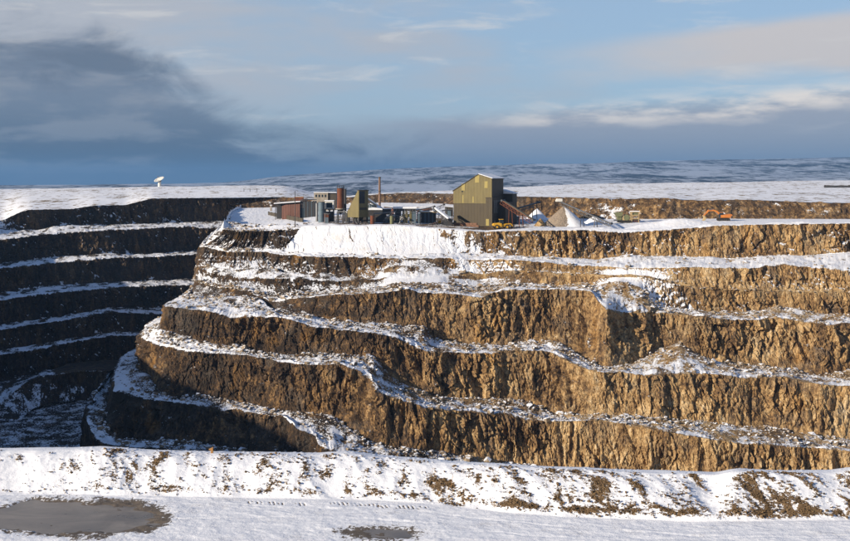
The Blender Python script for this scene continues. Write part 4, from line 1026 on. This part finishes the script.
g = gpt(503, 228.5); wheel_loader(g + Vector((0, 0, -.2)), R(8))

# ---- excavator
def excavator(loc, rot, s=1.0):
    t = thing('excavator', 'orange crawler excavator with an arched boom reaching left over the snow mound', 'excavator', loc, rot); t.scale = (s, s, s)
    for y_ in (-1.25, 1.25):
        tr = MB(); n = 26; prof_ = []
        for i in range(n):
            a = 2 * math.pi * i / n; cx_ = 1.65 if math.cos(a) > 0 else -1.65
            prof_.append((cx_ + .5 * math.cos(a), .52 + .5 * math.sin(a)))
        q = tr.prism(prof_, y_ - .3, y_ + .3).build('track', M_RUBBER, t, bevel=.03)
        for i in range(5): MB().tube((-1.6 + .8 * i, y_ - .34, .42), (-1.6 + .8 * i, y_ + .34, .42), .26, n=12).build('track_roller', M_STEEL, q)
    MB().box(-1.3, 1.3, -.95, .95, .45, 1.15).build('undercarriage', M_STEEL, t)
    MB().prism([(-1.3, 1.2), (2.7, 1.2), (3.0, 1.5), (2.95, 2.35), (2.4, 2.55), (-1.3, 2.25)], -1.35, 1.35).build('body', M_ORANGE, t, bevel=.12)
    MB().box(2.4, 3.08, -1.38, 1.38, 1.25, 1.9).build('counterweight', M_STEEL, t, bevel=.1)
    c = MB().prism([(-1.75, 1.3), (-.15, 1.3), (-.15, 3.0), (-1.35, 3.0), (-1.85, 2.2)], -1.33, -.35).build('cab', M_GLASS, t, bevel=.06)
    MB().prism([(-1.4, 3.0), (-.1, 3.0), (-.1, 3.12), (-1.45, 3.12)], -1.36, -.32).build('cab_roof', M_ORANGE, c)
    MB().prism([(-1.0, 1.7), (-.5, 2.0), (-1.9, 3.5), (-3.4, 4.1), (-5.3, 3.75), (-5.35, 3.4), (-3.5, 3.6), (-2.4, 3.1)], .0, .55).build('boom', M_ORANGE, t, bevel=.05)
    MB().prism([(-4.9, 4.0), (-5.3, 4.1), (-7.15, 2.0), (-7.0, 1.65), (-6.7, 1.75), (-5.2, 3.3)], .06, .5).build('arm', M_ORANGE, t, bevel=.04)
    MB().prism([(-7.3, 2.1), (-6.6, 1.9), (-6.1, 1.0), (-6.4, .25), (-7.2, .05), (-7.5, .3), (-6.95, .75), (-7.0, 1.3)], -.35, .9).build('bucket', M_TAN, t, bevel=.04)
    for a, b in (((-1.6, .9, 2.2), (-3.0, .62, 3.5)), ((-3.3, .28, 4.25), (-5.0, .28, 4.15)), ((-5.6, .28, 3.6), (-6.9, .28, 2.3))):
        MB().tube(a, b, .11).build('hydraulic_ram', M_GREY, t)
    return t
L = LP(722.5, 220.8); excavator(L.o + Vector((.8 * .4, 0, -.1)), R(-4), 1.12 * L.k * 29 / 11.6)

# ---- mobile crusher
L = LP(627, 222.6)
t = thing('crusher', 'faded green and tan mobile crusher standing left of the white snow mound', 'crusher', L.o)
x, z = L.x, L.z
MB().box(x(614), x(640), -1.0, 1.0, .75, 1.15).build('chassis', M_STEEL, t)
for y_ in (-1.15, 1.15): MB().prism([(x(617), .35), (x(619), 0), (x(630), 0), (x(632), .4), (x(630), .8), (x(619), .8)], y_ - .25, y_ + .25).build('track', M_RUBBER, t)
hp = MB().prism([(x(614), z(212.5)), (x(622.5), z(212.0)), (x(621), z(216.5)), (x(616.5), z(216.5))], -1.5, 1.5).build('hopper', M_GREEN, t)
MB().box(x(617), x(621), -1.1, 1.1, z(216.6), z(220)).build('engine_housing', M_GREEN, t, bevel=.05)
MB().box(x(622), x(630.5), -1.2, 1.2, z(215.5), z(220.2)).build('crusher_box', M_TAN, t, bevel=.08)
MB().tube((x(626), -1.35, z(217.4)), (x(626), 1.35, z(217.4)), 1.1, n=20).build('flywheel', M_GREEN, t)
fr = MB()
for px_ in (631.2, 638.2):
    for y_ in (-1.1, 1.1): fr.beam((x(px_), y_, 0), (x(px_), y_, z(211.6)), .34)
for pz in (211.8, 215.2, 218.6):
    for y_ in (-1.1, 1.1): fr.beam((x(630.6), y_, z(pz)), (x(638.8), y_, z(pz)), .36)
fr.build('frame_tower', M_TAN, t)
MB().box(x(632), x(637.6), -.9, .9, z(214.8), z(212.2)).build('screen_box', M_GREEN, t)
MB().box(x(632.4), x(637), -.9, .9, z(221.6), z(218.9)).build('control_cabinet', M_RUST, t)
MB().box(x(630.2), x(639), -1.3, 1.3, z(211.5), z(210.9)).build('snow_cover', M_SNOW, t)

# ---- container
L = LP(515, 221.2, 6)
t = thing('container', 'small pale container behind the broad rusty conveyor', 'container', L.o)
MB().box(L.x(511), L.x(519.2), -1.2, 1.2, 0, L.z(217)).build('body', M_WHITE, t, bevel=.04)
MB().box(L.x(511), L.x(519.2), -1.2, 1.2, L.z(217), L.z(216.2)).build('snow_cover', M_SNOW, t)
MB().box(L.x(516.4), L.x(518.4), -1.25, -1.2, .05, 2.0 * .8).build('door', M_GREY, t)

# ---- left group: shed, wall, silos, tower
L = LP(298, 218.2)
t = thing('open_shed', 'long low shed with a red brown end wall and snowy roof', 'shed', L.o)
x, z = L.x, L.z
MB().prism([(x(282.7), -1), (x(300.6), -1), (x(300.6), z(203.6)), (x(286), z(204.6)), (x(282.7), z(206))], -3, -2.7).build('end_wall', M_REDBR, t)
MB().box(x(300.62), x(315.4), -2.4, -2.2, -1, z(201)).build('front_wall', M_STEEL, t)  # dark sheet across the open front, standing in for the shade inside
MB().box(x(315.1), x(315.5), -2.2, 5, -1, z(201)).build('side_wall', M_STEEL, t)
MB().box(x(275), x(315), 4.8, 5, -1, z(203)).build('back_wall', M_STEEL, t)
for px_ in (276, 280.5): MB().box(x(px_), x(px_) + .3, -2.6, -2.3, -1, z(204)).build('post', M_STEEL, t)
rf = MB().prism([(x(274.5), z(204.4)), (x(301), z(202.4)), (x(301), z(201.6)), (x(274.5), z(203.6))], -3.1, 5.2).build('roof', M_STEEL, t)
MB().prism([(x(274.5), z(203.6)), (x(301), z(201.6)), (x(301), z(200.9)), (x(275), z(202.8))], -3.1, 5.2).build('snow_cover', M_SNOW, rf)
MB().prism([(x(300.7), z(200.4)), (x(315.8), z(199.8)), (x(315.8), z(199.3)), (x(300.7), z(199.8))], -3.1, 5.2).build('roof', M_STEEL, t)
for px_ in (304.5, 308.2, 312): MB().box(x(px_), x(px_) + .2, -2.5, -2.4, -1, z(201)).build('door_post', M_BLUE, t)
MB().box(x(301), x(304.2), -2.46, -2.4, -.6, z(208)).build('door', M_GLASS, t)

g0, g1 = gpt(268.5, 215.0), gpt(303, 222.2)
wd = (g1 - g0); wl = wd.length
t = thing('retaining_wall', 'low brown retaining wall of planks along the snowy ramp', 'wall', g0, math.atan2(wd.y, wd.x))
nseg = 9
for i in range(nseg):
    MB().box(wl * i / nseg + .03, wl * (i + 1) / nseg - .03, -.12, .12, -.6, 1.5 + .04 * math.sin(i * 3)).build('panel', M_OLIVE2, t)
for i in range(nseg + 1): MB().box(wl * i / nseg - .13, wl * i / nseg + .13, -.2, .17, -.6, 1.7).build('post', M_STEEL, t)
t.rotation_euler.y = -math.asin(wd.z / wl)
L = LP(271, 211); t = thing('gate_pillar', 'pale square pillar at the head of the snowy ramp', 'pillar', L.o)
MB().box(-.45, .45, -.45, .45, -.4, L.z(205.4)).build('shaft', M_CONC, t, bevel=.04); MB().box(-.55, .55, -.55, .55, L.z(205.4), L.z(204.8)).build('cap', M_SNOW, t)
L = LP(298, 211, 10); t = thing('rusty_skip', 'orange brown skip behind the snowy shed roof', 'skip', L.o)
MB().prism([(L.x(294.6), L.z(197.2)), (L.x(303.6), L.z(197.2)), (L.x(302.2), L.z(204)), (L.x(296), L.z(204))], -1.5, 1.5).build('body', M_RUST, t)
MB().box(L.x(294.4), L.x(303.8), -1.6, 1.6, L.z(197.3), L.z(196.8)).build('rim', M_WOOD, t); MB().box(L.x(296.5), L.x(302), -1.2, 1.2, -.3, L.z(204)).build('stand', M_STEEL, t)

def silo(label, px, w, ytop, ybase, mat, legs_y=None, rail=False, group=None, cat='silo', cone=False, dY=0):
    L = LP(px, ybase, dY); r_ = w / 2 * L.k; t = thing('silo', label, cat, L.o, 0, group)
    zb = L.z(legs_y) if legs_y else -.4; zt = L.z(ytop)
    b = MB().tube((0, 0, zb), (0, 0, zt), r_, n=28).build('shell', mat, t)
    for i in range(4): MB().tube((0, 0, zb + (zt - zb) * (i + .5) / 4), (0, 0, zb + (zt - zb) * (i + .5) / 4 + .12), r_ + .05, n=28).build('hoop', mat, b)
    if legs_y:
        MB().tube((0, 0, zb - 1.8), (0, 0, zb - .01), .35, r_, n=24).build('hopper_cone', M_STEEL, t)
        for a in range(4):
            q = (r_ * .95 * math.cos(a * math.pi / 2 + .78), r_ * .95 * math.sin(a * math.pi / 2 + .78))
            MB().beam((*q, -.5), (*q, zb + .3), .34).build('leg', M_STEEL, t)
        MB().tube((0, 0, zb - .02), (0, 0, zb + .35), r_ + .45, n=24).build('platform', M_CONC, t)
        br = MB()
        for a in range(4):
            q0 = Vector((r_ * .95 * math.cos(a * math.pi / 2 + .78), r_ * .95 * math.sin(a * math.pi / 2 + .78), .3)); q1 = Vector((r_ * .95 * math.cos(a * math.pi / 2 + 2.35), r_ * .95 * math.sin(a * math.pi / 2 + 2.35), zb - .2))
            br.beam(q0, q1, .12)
        br.build('bracing', M_STEEL, t)
    if cone: MB().tube((0, 0, zt), (0, 0, zt + r_ * .62), r_ * 1.05, .15, n=24).build('cone_roof', M_SNOW, t)
    else: MB().tube((0, 0, zt), (0, 0, zt + .12), r_ + .1, n=28).build('lid', M_STEEL, t)
    if rail:
        rl = MB()
        for i in range(10):
            a = i * .628; rl.beam((r_ * math.cos(a), r_ * math.sin(a), zt), (r_ * math.cos(a), r_ * math.sin(a), zt + 1.1), .09)
            a2 = a + .628; rl.beam((r_ * math.cos(a), r_ * math.sin(a), zt + 1.05), (r_ * math.cos(a2), r_ * math.sin(a2), zt + 1.05), .08)
        rl.build('railing', M_STEEL, t)
    ld = MB()
    for s_ in (-.2, .2): ld.beam((r_ * .6 + s_, -r_ * .86, zb), (r_ * .6 + s_, -r_ * .86, zt + .6), .07)
    for i in range(int((zt - zb) / .5)): ld.beam((r_ * .6 - .2, -r_ * .86, zb + i * .5), (r_ * .6 + .2, -r_ * .86, zb + i * .5), .05)
    ld.build('ladder', M_STEEL, t)
    return t
silo('blue grey upright tank beside the dark shed', 321.6, 6.6, 202.2, 222.2, M_BLUE, cat='tank')
silo('slim pale tank between the dark shed and the blue grey tank', 316.9, 2.4, 203.2, 221.4, M_GREY, cat='tank')
silo('rust orange silo on a dark steel stand with a railing on top', 340.6, 7.2, 188.3, 224.4, M_RUST, 209.2, rail=True, dY=9)
silo('storage tank with a white cone of snow on its roof behind the hopper tower', 373, 10, 204.6, 217, M_BLUE, cat='tank', cone=True)

L = LP(329, 221.5)
t = thing('control_cabin', 'pale framed cabin raised on a dark steel stand left of the rusty silo', 'cabin', L.o); x, z = L.x, L.z
MB().box(x(325.2), x(334), -1.5, 1.5, z(208.6), z(201)).build('wall', M_WHITE, t)
MB().box(x(326.8), x(332.6), -1.54, -1.5, z(207.6), z(202.4)).build('window', M_GLASS, t)
MB().box(x(324.8), x(334.4), -1.7, 1.7, z(201), z(200.2)).build('snow_cover', M_SNOW, t)
MB().box(x(324.6), x(334.6), -1.8, 1.8, z(209.4), z(208.62)).build('platform', M_CONC, t)
for px_ in (325.4, 329.6, 333.6):
    for y_ in (-1.4, 1.4): MB().beam((x(px_), y_, -.5), (x(px_), y_, z(209.4)), .3).build('leg', M_STEEL, t)
MB().box(x(326), x(333.4), -1.0, 1.2, -.5, z(211.5)).build('machine_housing', M_STEEL, t)

# hopper tower
g = gpt(347.2, 223.8); k = g.y / F
t = thing('hopper_tower', 'olive wedge shaped hopper tower on dark legs with a sloping left side', 'tower', g, R(-38))
W_ = 12.2 * k / math.cos(R(38)); D_ = 8.8 * k / math.sin(R(38)); zb = 6.6 * k
MB().prism([(0, zb), (W_, zb), (W_, 33.2 * k), (.90 * W_, 33.2 * k), (0, 12 * k)], 0, D_).build('wall', M_OLIVE, t)
MB().box(W_, W_ + .05, .3, D_ * .62, 20.5 * k, 32.6 * k).build('window', M_GLASS, t)
MB().box(W_ + .002, W_ + .06, .25, D_ * .8, 14.0 * k, 16.4 * k).build('opening', M_DARKCL, t)
MB().box(.86 * W_, W_ + .2, -.15, D_ + .15, 33.2 * k, 33.2 * k + .25).build('roof', M_DARKCL, t)
for i in range(3):
    for y_ in (.25, D_ - .25): MB().beam((.3 + i * (W_ - .6) / 2, y_, -1), (.3 + i * (W_ - .6) / 2, y_, zb), .42).build('leg', M_STEEL, t)
MB().prism([(W_ * .2, zb), (W_ * .8, zb), (W_ * .62, 2.4 * k), (W_ * .38, 2.4 * k)], D_ * .25, D_ * .75).build('chute', M_STEEL, t)

# chimney
L = LP(379.6, 214); t = thing('chimney', 'slender brown chimney stack rising above the plant', 'chimney', L.o)
MB().tube((0, 0, -.4), (0, 0, L.z(176.8)), .55, .42, n=18).build('shaft', paint('brown stack', (.20, .125, .09), (.13, .09, .07), rough=.8), t)
MB().tube((0, 0, -.4), (0, 0, 1.2), .95, .8, n=18).build('base', M_CONC, t)
rg = MB()
for q in (.3, .6, .97): rg.tube((0, 0, L.z(176.8) * q), (0, 0, L.z(176.8) * q + .25), .60, n=18)
rg.build('band', M_STEEL, t)

# flat roofed office behind
L = LP(325, 210.5, 0); x, z = L.x, L.z
t = thing('office_block', 'flat roofed pale block standing behind the silos at the left', 'building', L.o)
MB().box(x(314.6), x(328.4), -3, 3, -.5, z(192.6)).build('wall', M_CONC, t)
MB().box(x(328.45), x(336.5), -2.4, 2.6, -.5, z(193)).build('wall', M_DARKCL, t, 'dark clad right half')
MB().box(x(314.2), x(336.8), -3.2, 3.2, z(192.5), z(191.9)).build('roof', M_SNOW, t)
for i in range(4): MB().box(x(316 + i * 3.1), x(317.6 + i * 3.1), -3.05, -3, z(197), z(194.5)).build('window', M_GLASS, t)

# screening plant
L = LP(405, 222.6); x, z = L.x, L.z
t = thing('screening_plant', 'dark screening plant with a flat snowy roof and olive columns', 'plant', L.o)
MB().box(x(393.5), x(416), -2.2, 2.6, z(211), z(208.4)).build('deck', M_STEEL, t)
MB().box(x(393), x(416.6), -2.5, 2.9, z(208.4), z(206.6)).build('snow_cover', M_SNOW, t)
MB().box(x(395), x(401), -1.6, 2.2, -.4, z(211)).build('machine_housing', M_STEEL, t, bevel=.06)
MB().box(x(410.5), x(416), -2, 2.2, -.4, z(211)).build('machine_housing', M_BLUE, t, bevel=.06)
for px_ in (402.6, 405.4, 409.6): MB().box(x(px_), x(px_) + .8, -2.1, -1.4, -.4, z(211)).build('column', M_OLIVE, t)
MB().box(x(402), x(410), -1.8, 2, z(216.4), z(214.2)).build('screen_box', M_GREEN, t)
MB().prism([(x(403), z(216.4)), (x(409), z(216.4)), (x(407), z(220)), (x(405), z(220))], -1.2, 1.2).build('chute', M_STEEL, t)
rl = MB()
for i in range(9): rl.beam((x(394 + i * 2.7), -2.4, z(211)), (x(394 + i * 2.7), -2.4, z(209.0)), .08)
rl.beam((x(394), -2.4, z(212.2)), (x(416), -2.4, z(212.2)), .12); rl.build('railing', M_GREY, t)
# transfer tower
L = LP(387, 222.2); x, z = L.x, L.z
t = thing('transfer_tower', 'dark steel transfer tower left of the snowy roofed screening plant', 'tower', L.o)
MB().box(x(382.6), x(391), -1.8, 1.8, z(214), z(208.8)).build('housing', M_STEEL, t, bevel=.05)
MB().box(x(382.2), x(391.4), -2, 2, z(208.8), z(208.1)).build('snow_cover', M_SNOW, t)
for px_ in (383, 390.4):
    for y_ in (-1.6, 1.6): MB().beam((x(px_), y_, -.5), (x(px_), y_, z(214)), .3).build('leg', M_STEEL, t)
MB().box(x(384.5), x(389.5), -1, 1, -.4, z(217)).build('motor_housing', M_BLUE, t, bevel=.05)
MB().beam((x(383), -1.62, .2), (x(390.4), -1.62, z(214.2)), .16).build('brace', M_GREY, t)
# bunker
L = LP(428.5, 223); x, z = L.x, L.z
t = thing('bunker', 'low dark bunker with a thin pale roof edge between screening plant and conveyor', 'bunker', L.o)
MB().box(x(421), x(436), -2.4, 2.6, -.4, z(212.4)).build('wall', M_STEEL, t)
MB().box(x(420.4), x(436.8), -2.7, 2.9, z(212.4), z(211.6)).build('roof', M_TAN, t)
MB().box(x(420.6), x(436.4), -2.2, 2.9, z(211.6), z(210.8)).build('snow_cover', M_SNOW, t)
for px_ in (424.6, 428.4, 432.2): MB().box(x(px_), x(px_) + .35, -2.5, -2.4, -.4, z(212.4)).build('door_post', M_BLUE, t)
L = LP(448, 225.4); x, z = L.x, L.z
t = thing('feed_hopper', 'small dark feed hopper at the foot of the snow topped conveyor', 'hopper', L.o)
MB().prism([(x(442.6), z(219.8)), (x(453), z(219.8)), (x(451), -.3), (x(444), -.3)], -1.3, 1.3).build('bin', M_STEEL, t)
MB().box(x(442.4), x(453.2), -1.4, 1.4, z(219.8), z(219.2)).build('rim', M_GREY, t)
L = LP(439, 223.6); t = thing('yellow_skip', 'tiny yellow skip between the bunker and the feed hopper', 'skip', L.o)
MB().prism([(-.8, 1.1), (.8, 1.1), (.55, 0), (-.55, 0)], -.6, .6).build('body', M_YELLOW, t); MB().box(-.86, .86, -.66, .66, 1.1, 1.2).build('rim', M_YELLOW, t)
# small shed in front of the tower feet and spoil
L = LP(363, 223.4); t = thing('site_cabin', 'small dark cabin tucked under the right side of the hopper tower', 'cabin', L.o + Vector((0, 7, 0)))
MB().box(-1, 8, -1, 1.4, -.4, 4.6).build('wall', M_STEEL, t); MB().prism([(-1.2, 4.6), (8.2, 4.6), (8.2, 4.9), (3.5, 5.5), (-1.2, 4.9)], -1.2, 1.6).build('roof', M_SNOW, t); MB().box(1, 2.2, -1.06, -1, 0, 2).build('door', M_BLUE, t)

# ---- more of the crowded yard
def shed(name, label, cat, px0, px1, ytop, ybase, depth, mat, roofm, dY=0, lean=.5, doors=0):
    L = LP((px0 + px1) / 2, ybase, dY); x, z = L.x, L.z
    t = thing(name, label, cat, L.o)
    a, b = x(px0), x(px1); h = z(ytop)
    MB().prism([(a, -.5), (b, -.5), (b, h - lean), (a, h)], -depth / 2, depth / 2).build('wall', mat, t)
    MB().prism([(a - .3, h + .02), (b + .3, h - lean + .02), (b + .3, h - lean + .28), (a - .3, h + .28)], -depth / 2 - .3, depth / 2 + .3).build('roof', roofm, t)
    MB().beam((a, -depth / 2 - .34, h + .0), (b, -depth / 2 - .34, h - lean), .14).build('gutter', M_GREY, t)
    for i in range(doors):
        c_ = a + (b - a) * (i + .5) / doors
        MB().box(c_ - .7, c_ + .7, -depth / 2 - .05, -depth / 2, -.3, min(2.4, h * .6)).build('door', M_RUST if i % 2 else M_BLUE, t)
    MB().tube((a + .4, -depth / 2 - .12, -.3), (a + .4, -depth / 2 - .12, h), .07, n=8).build('downpipe', M_GREY, t)
    return t
shed('workshop', 'dark workshop with a snow covered lean roof behind the hopper tower', 'shed', 352, 377, 207.5, 217.5, 7, M_STEEL, M_SNOW, 4, .6, 2)
shed('compressor_house', 'small rusty house behind the transfer tower', 'shed', 384, 394, 206.4, 215, 5, M_REDBR, M_SNOW, 3, .4, 1)
shed('store_shed', 'low brown store shed behind the bunker with a snowy roof', 'shed', 417, 432, 206.8, 214.5, 6, M_REDBR, M_SNOW, 3, .5, 2)
shed('switch_house', 'dark switch house squeezed against the left wall of the olive building', 'shed', 445, 453, 206.5, 217, 5, M_DARKCL, M_SNOW, 6, .3, 1)
shed('pump_house', 'small rust red house between the blue grey tank and the raised cabin', 'shed', 324.5, 329, 213.5, 222.6, 3, M_RUST, M_STEEL, -2, .2, 1)
silo('squat dark tank between the rusty silo and the hopper tower', 347.2, 4.6, 211.5, 223, M_STEEL, cat='tank', dY=9)
silo('thin dark vertical tank close to the right side of the rusty silo', 345.2, 2.2, 189.5, 222.6, M_STEEL, cat='tank', dY=11)
silo('small rusty drum tank right of the hopper tower', 372.5, 4.4, 215.5, 224, M_RUST, cat='tank')
silo('small olive drum tank left of the screening plant', 391.8, 3.6, 215.8, 224, M_GREEN, cat='tank')
silo('short dark bin with a white cone of snow beside the bunker', 419, 3.6, 213.2, 223.6, M_BLUE, cat='tank', cone=True)
def pipe_run(label, pts, r_):
    base = Vector(pts[0]); base.z = ground_z(base.x, base.y); t = thing('pipe_run', label, 'pipe', base)
    q = [Vector(p) - base for p in pts]; m_ = MB()
    for a, b in zip(q, q[1:]): m_.tube(a, b, r_, n=10)
    m_.build('pipe', M_GREY, t)
    for p in (q[0], q[-1], (q[0] + q[-1]) / 2):
        gx_, gy_ = base.x + p.x, base.y + p.y
        MB().beam((p.x, p.y, ground_z(gx_, gy_) - .4 - base.z), p, .2).build('trestle', M_STEEL, t)
pipe_run('pale pipe on trestles from the rusty silo to the hopper tower', [at(337, 212, 392), at(346, 211.5, 392), at(350, 215, 391)], .22)
pipe_run('long pale pipe on trestles in front of the transfer tower', [at(374, 213.5, 394), at(384, 213, 394), at(396, 211.5, 394)], .2)
pipe_run('pale pipe on trestles from the bunker roof to the olive building', [at(434, 211.6, 400), at(444, 210.4, 402), at(452, 210, 404)], .22)
conveyor('dark conveyor climbing leftwards into the hopper tower from behind', at(386, 212.5, 406), at(364, 197.5, 402), 1.3, M_STEEL, M_SNOW, (.35, .7), .8, cover=True)
conveyor('dark conveyor climbing from the screening plant towards the olive building', at(418, 215, 404), at(444, 204.5, 403), 1.3, M_STEEL, M_STEEL, (.3, .6), .8)
def stair(label, p, h, w, dirx):
    t = thing('stair', label, 'stairs', p); n = int(h / .24)
    for i in range(n): MB().box(dirx * i * .26 - .14, dirx * i * .26 + .14, -w / 2, w / 2, i * h / n, i * h / n + .06).build('tread', M_GREY, t)
    for y_ in (-w / 2, w / 2):
        MB().beam((0, y_, 0), (dirx * n * .26, y_, h), .08, .2).build('stringer', M_STEEL, t); MB().beam((0, y_, 1), (dirx * n * .26, y_, h + 1), .06).build('handrail', M_GREY, t)
stair('steel stair in front of the screening plant', gpt(397, 223.6), 4.0, .9, 1)
stair('steel stair leaning on the dark legs of the transfer tower', gpt(383, 223.4), 2.8, .9, 1)
for i, (px_, lb) in enumerate(((308, 'front of the dark open shed'), (358, 'foot of the hopper tower'), (412, 'foot of the screening plant'), (433, 'front of the bunker'))):
    g = gpt(px_, 224.6); t = thing('scrap_heap', 'small heap of dark scrap beams at the ' + lb, 'scrap', g)
    for k_ in range(9):
        a = random.uniform(0, 3.1); c_ = Vector((random.uniform(-1.2, 1.2), random.uniform(-.6, .6), .15 + .11 * k_ * random.uniform(.3, 1)))
        d_ = Vector((math.cos(a), math.sin(a), random.uniform(-.2, .2))) * random.uniform(.5, 1.3); MB().beam(c_ - d_, c_ + d_, .16).build('scrap_beam', random.choice((M_RUST, M_STEEL, M_GREY)), t)

# ---- dish on the left plateau
g = at(159.6, 186.2, 876); k = g.y / F
t = thing('satellite_dish', 'big white satellite dish on a pedestal on the snowy skyline at left', 'satellite dish', g)
MB().tube((0, 0, -.8), (0, 0, 3.4), 1.5, 1.15, n=18).build('pedestal', M_WHITE, t)
MB().box(-1.2, 1.2, -1.0, 1.0, 3.4, 4.6).build('yoke', M_GREY, t, bevel=.1)
ax = Vector((-.30, -.40, .86)).normalized(); e1_ = ax.cross(Vector((0, 0, 1))).normalized(); e2_ = e1_.cross(ax)
c0 = Vector((0, -.1, 4.75)); Rr = 4.1
vs, fs = [], []; nr, na = 8, 36
for side in (0, 1):
    for i in range(nr + 1):
        for j in range(na):
            rr_ = Rr * i / nr; a = 2 * math.pi * j / na
            vs.append(c0 + (e1_ * math.cos(a) + e2_ * math.sin(a)) * rr_ + ax * (rr_ * rr_ / (4 * 3.9) - .18 * side))
for side in (0, 1):
    o_ = side * (nr + 1) * na
    for i in range(nr):
        for j in range(na):
            q = (o_ + i * na + j, o_ + (i + 1) * na + j, o_ + (i + 1) * na + (j + 1) % na, o_ + i * na + (j + 1) % na)
            fs.append(q if side == 0 else q[::-1])
for j in range(na): fs.append((nr * na + j, (2 * nr + 1) * na + j, (2 * nr + 1) * na + (j + 1) % na, nr * na + (j + 1) % na))
mb = MB(); mb._add(vs, fs); mb.build('reflector', M_WHITE, t, smooth=True)
fp = c0 + ax * 3.2
st_ = MB()
for a in (0.5, 2.6, 4.7): st_.beam(c0 + (e1_ * math.cos(a) + e2_ * math.sin(a)) * 4.3 + ax * 1.4, fp, .14)
st_.build('strut', M_GREY, t); MB().tube(fp, fp + ax * .5, .4, n=14).build('feed_horn', M_GREY, t)

# ---- small things
L = LP(295, 206, 4); t = thing('lamp_pole', 'thin dark pole standing behind the snowy shed roof', 'pole', L.o)
MB().tube((0, 0, -.4), (0, 0, L.z(190.8)), .16, .10, n=10).build('shaft', M_STEEL, t); MB().beam((0, 0, L.z(190.8)), (.9, -.3, L.z(190.6)), .12).build('lamp_arm', M_STEEL, t); MB().box(.6, 1.2, -.5, -.1, L.z(190.6) - .16, L.z(190.6)).build('lamp', M_GREY, t)
def ml_z(px, Y):
    c = int(np.argmin(np.abs(SM - px))); prof_ = PM[:54, c]; return float(np.interp(Y, prof_[:, 1], prof_[:, 2]))
g = Vector(((838 - CX) / F * 640, 640, ml_z(838, 640)))
t = thing('dry_stone_wall', 'short length of dark dry stone wall on the white plateau at far right', 'wall', g, R(4))
wl = MB()
for r_ in range(3):
    for i in range(22):
        x0 = -8.5 + i * .82 + (r_ % 2) * .3 + random.uniform(-.05, .05); wl.box(x0, x0 + .76, -.35, .35 + random.uniform(0, .08), -.3 + r_ * .46, .13 + r_ * .46)
wl.build('stone_course', M_STEEL, t); cp_ = MB()
for i in range(14): cp_.box(-8.2 + i * 1.2, -7.3 + i * 1.2, -.3, .3, 1.06, 1.06 + random.uniform(.2, .5))
cp_.build('coping', M_DARKCL, t)
for (px_, Y_), w_ in zip(((244, 700), (250, 690), (257, 700), (266, 705), (276, 700)), ('leftmost', 'second from left', 'middle one', 'second from right', 'rightmost')):
    t = thing('fence_post', 'dark fence post on the white hill, %s of five' % w_, 'post', (((px_ - CX) / F * Y_), Y_, ml_z(px_, Y_)), 0, 'fence posts on the white hill')
    MB().box(-.14, .14, -.14, .14, -.3, 2.0).build('shaft', M_STEEL, t); MB().box(-.18, .18, -.18, .18, 2.0, 2.1).build('cap', M_SNOW, t)
def fg_z(px, t):                                      # a point on the near bank, t = 0 foot, 1 crest
    c = int(np.argmin(np.abs(SF - px))); Y = Yf[c] + (Yc[c] - Yf[c]) * t; r_ = int(np.argmin(np.abs(FY[:, c] - Y)))
    return Vector(PG[r_, c])
g = fg_z(212.3, 1.0)
t = thing('marker_post', 'short orange brown wooden post on the crest of the snow bank', 'post', g)
MB().box(-.06, .06, -.05, .05, -.15, .24).build('stake', M_WOOD, t, bevel=.01); MB().prism([(-.16, .20), (-.02, .26), (.06, .30), (.05, .23), (-.12, .14)], -.045, .045).build('peg', M_WOOD, t)
g = fg_z(451, .42)
t = thing('dead_stalk', 'thin dry stalk standing in the snow of the bank', 'stalk', g)
MB().tube((0, 0, -.05), (.08, .02, .55), .012, .008, n=6).build('stem', M_WOOD, t); MB().tube((.05, .012, .34), (.12, .0, .46), .008, .004, n=6).build('twig', M_WOOD, t)

# ------------------------------------------------------------------ air
hz = MB().box(-21000, 21000, -400, 26000, -620, 260)
ho = hz.build('haze', bpy.data.materials.new('haze')); ho['kind'] = 'stuff'; tag(ho, 'thin blue air between the quarry and the far moor', 'haze')
hm = ho.data.materials[0]; hm.use_nodes = True; hm.node_tree.nodes.clear()
ht = NT(hm.node_tree); pv = ht.new('ShaderNodeVolumePrincipled'); ou = ht.new('ShaderNodeOutputMaterial'); ht.l.new(pv.outputs[0], ou.inputs['Volume'])
pv.inputs['Color'].default_value = (.17, .37, .70, 1); pv.inputs['Density'].default_value = 7.5e-5; pv.inputs['Anisotropy'].default_value = 0.0
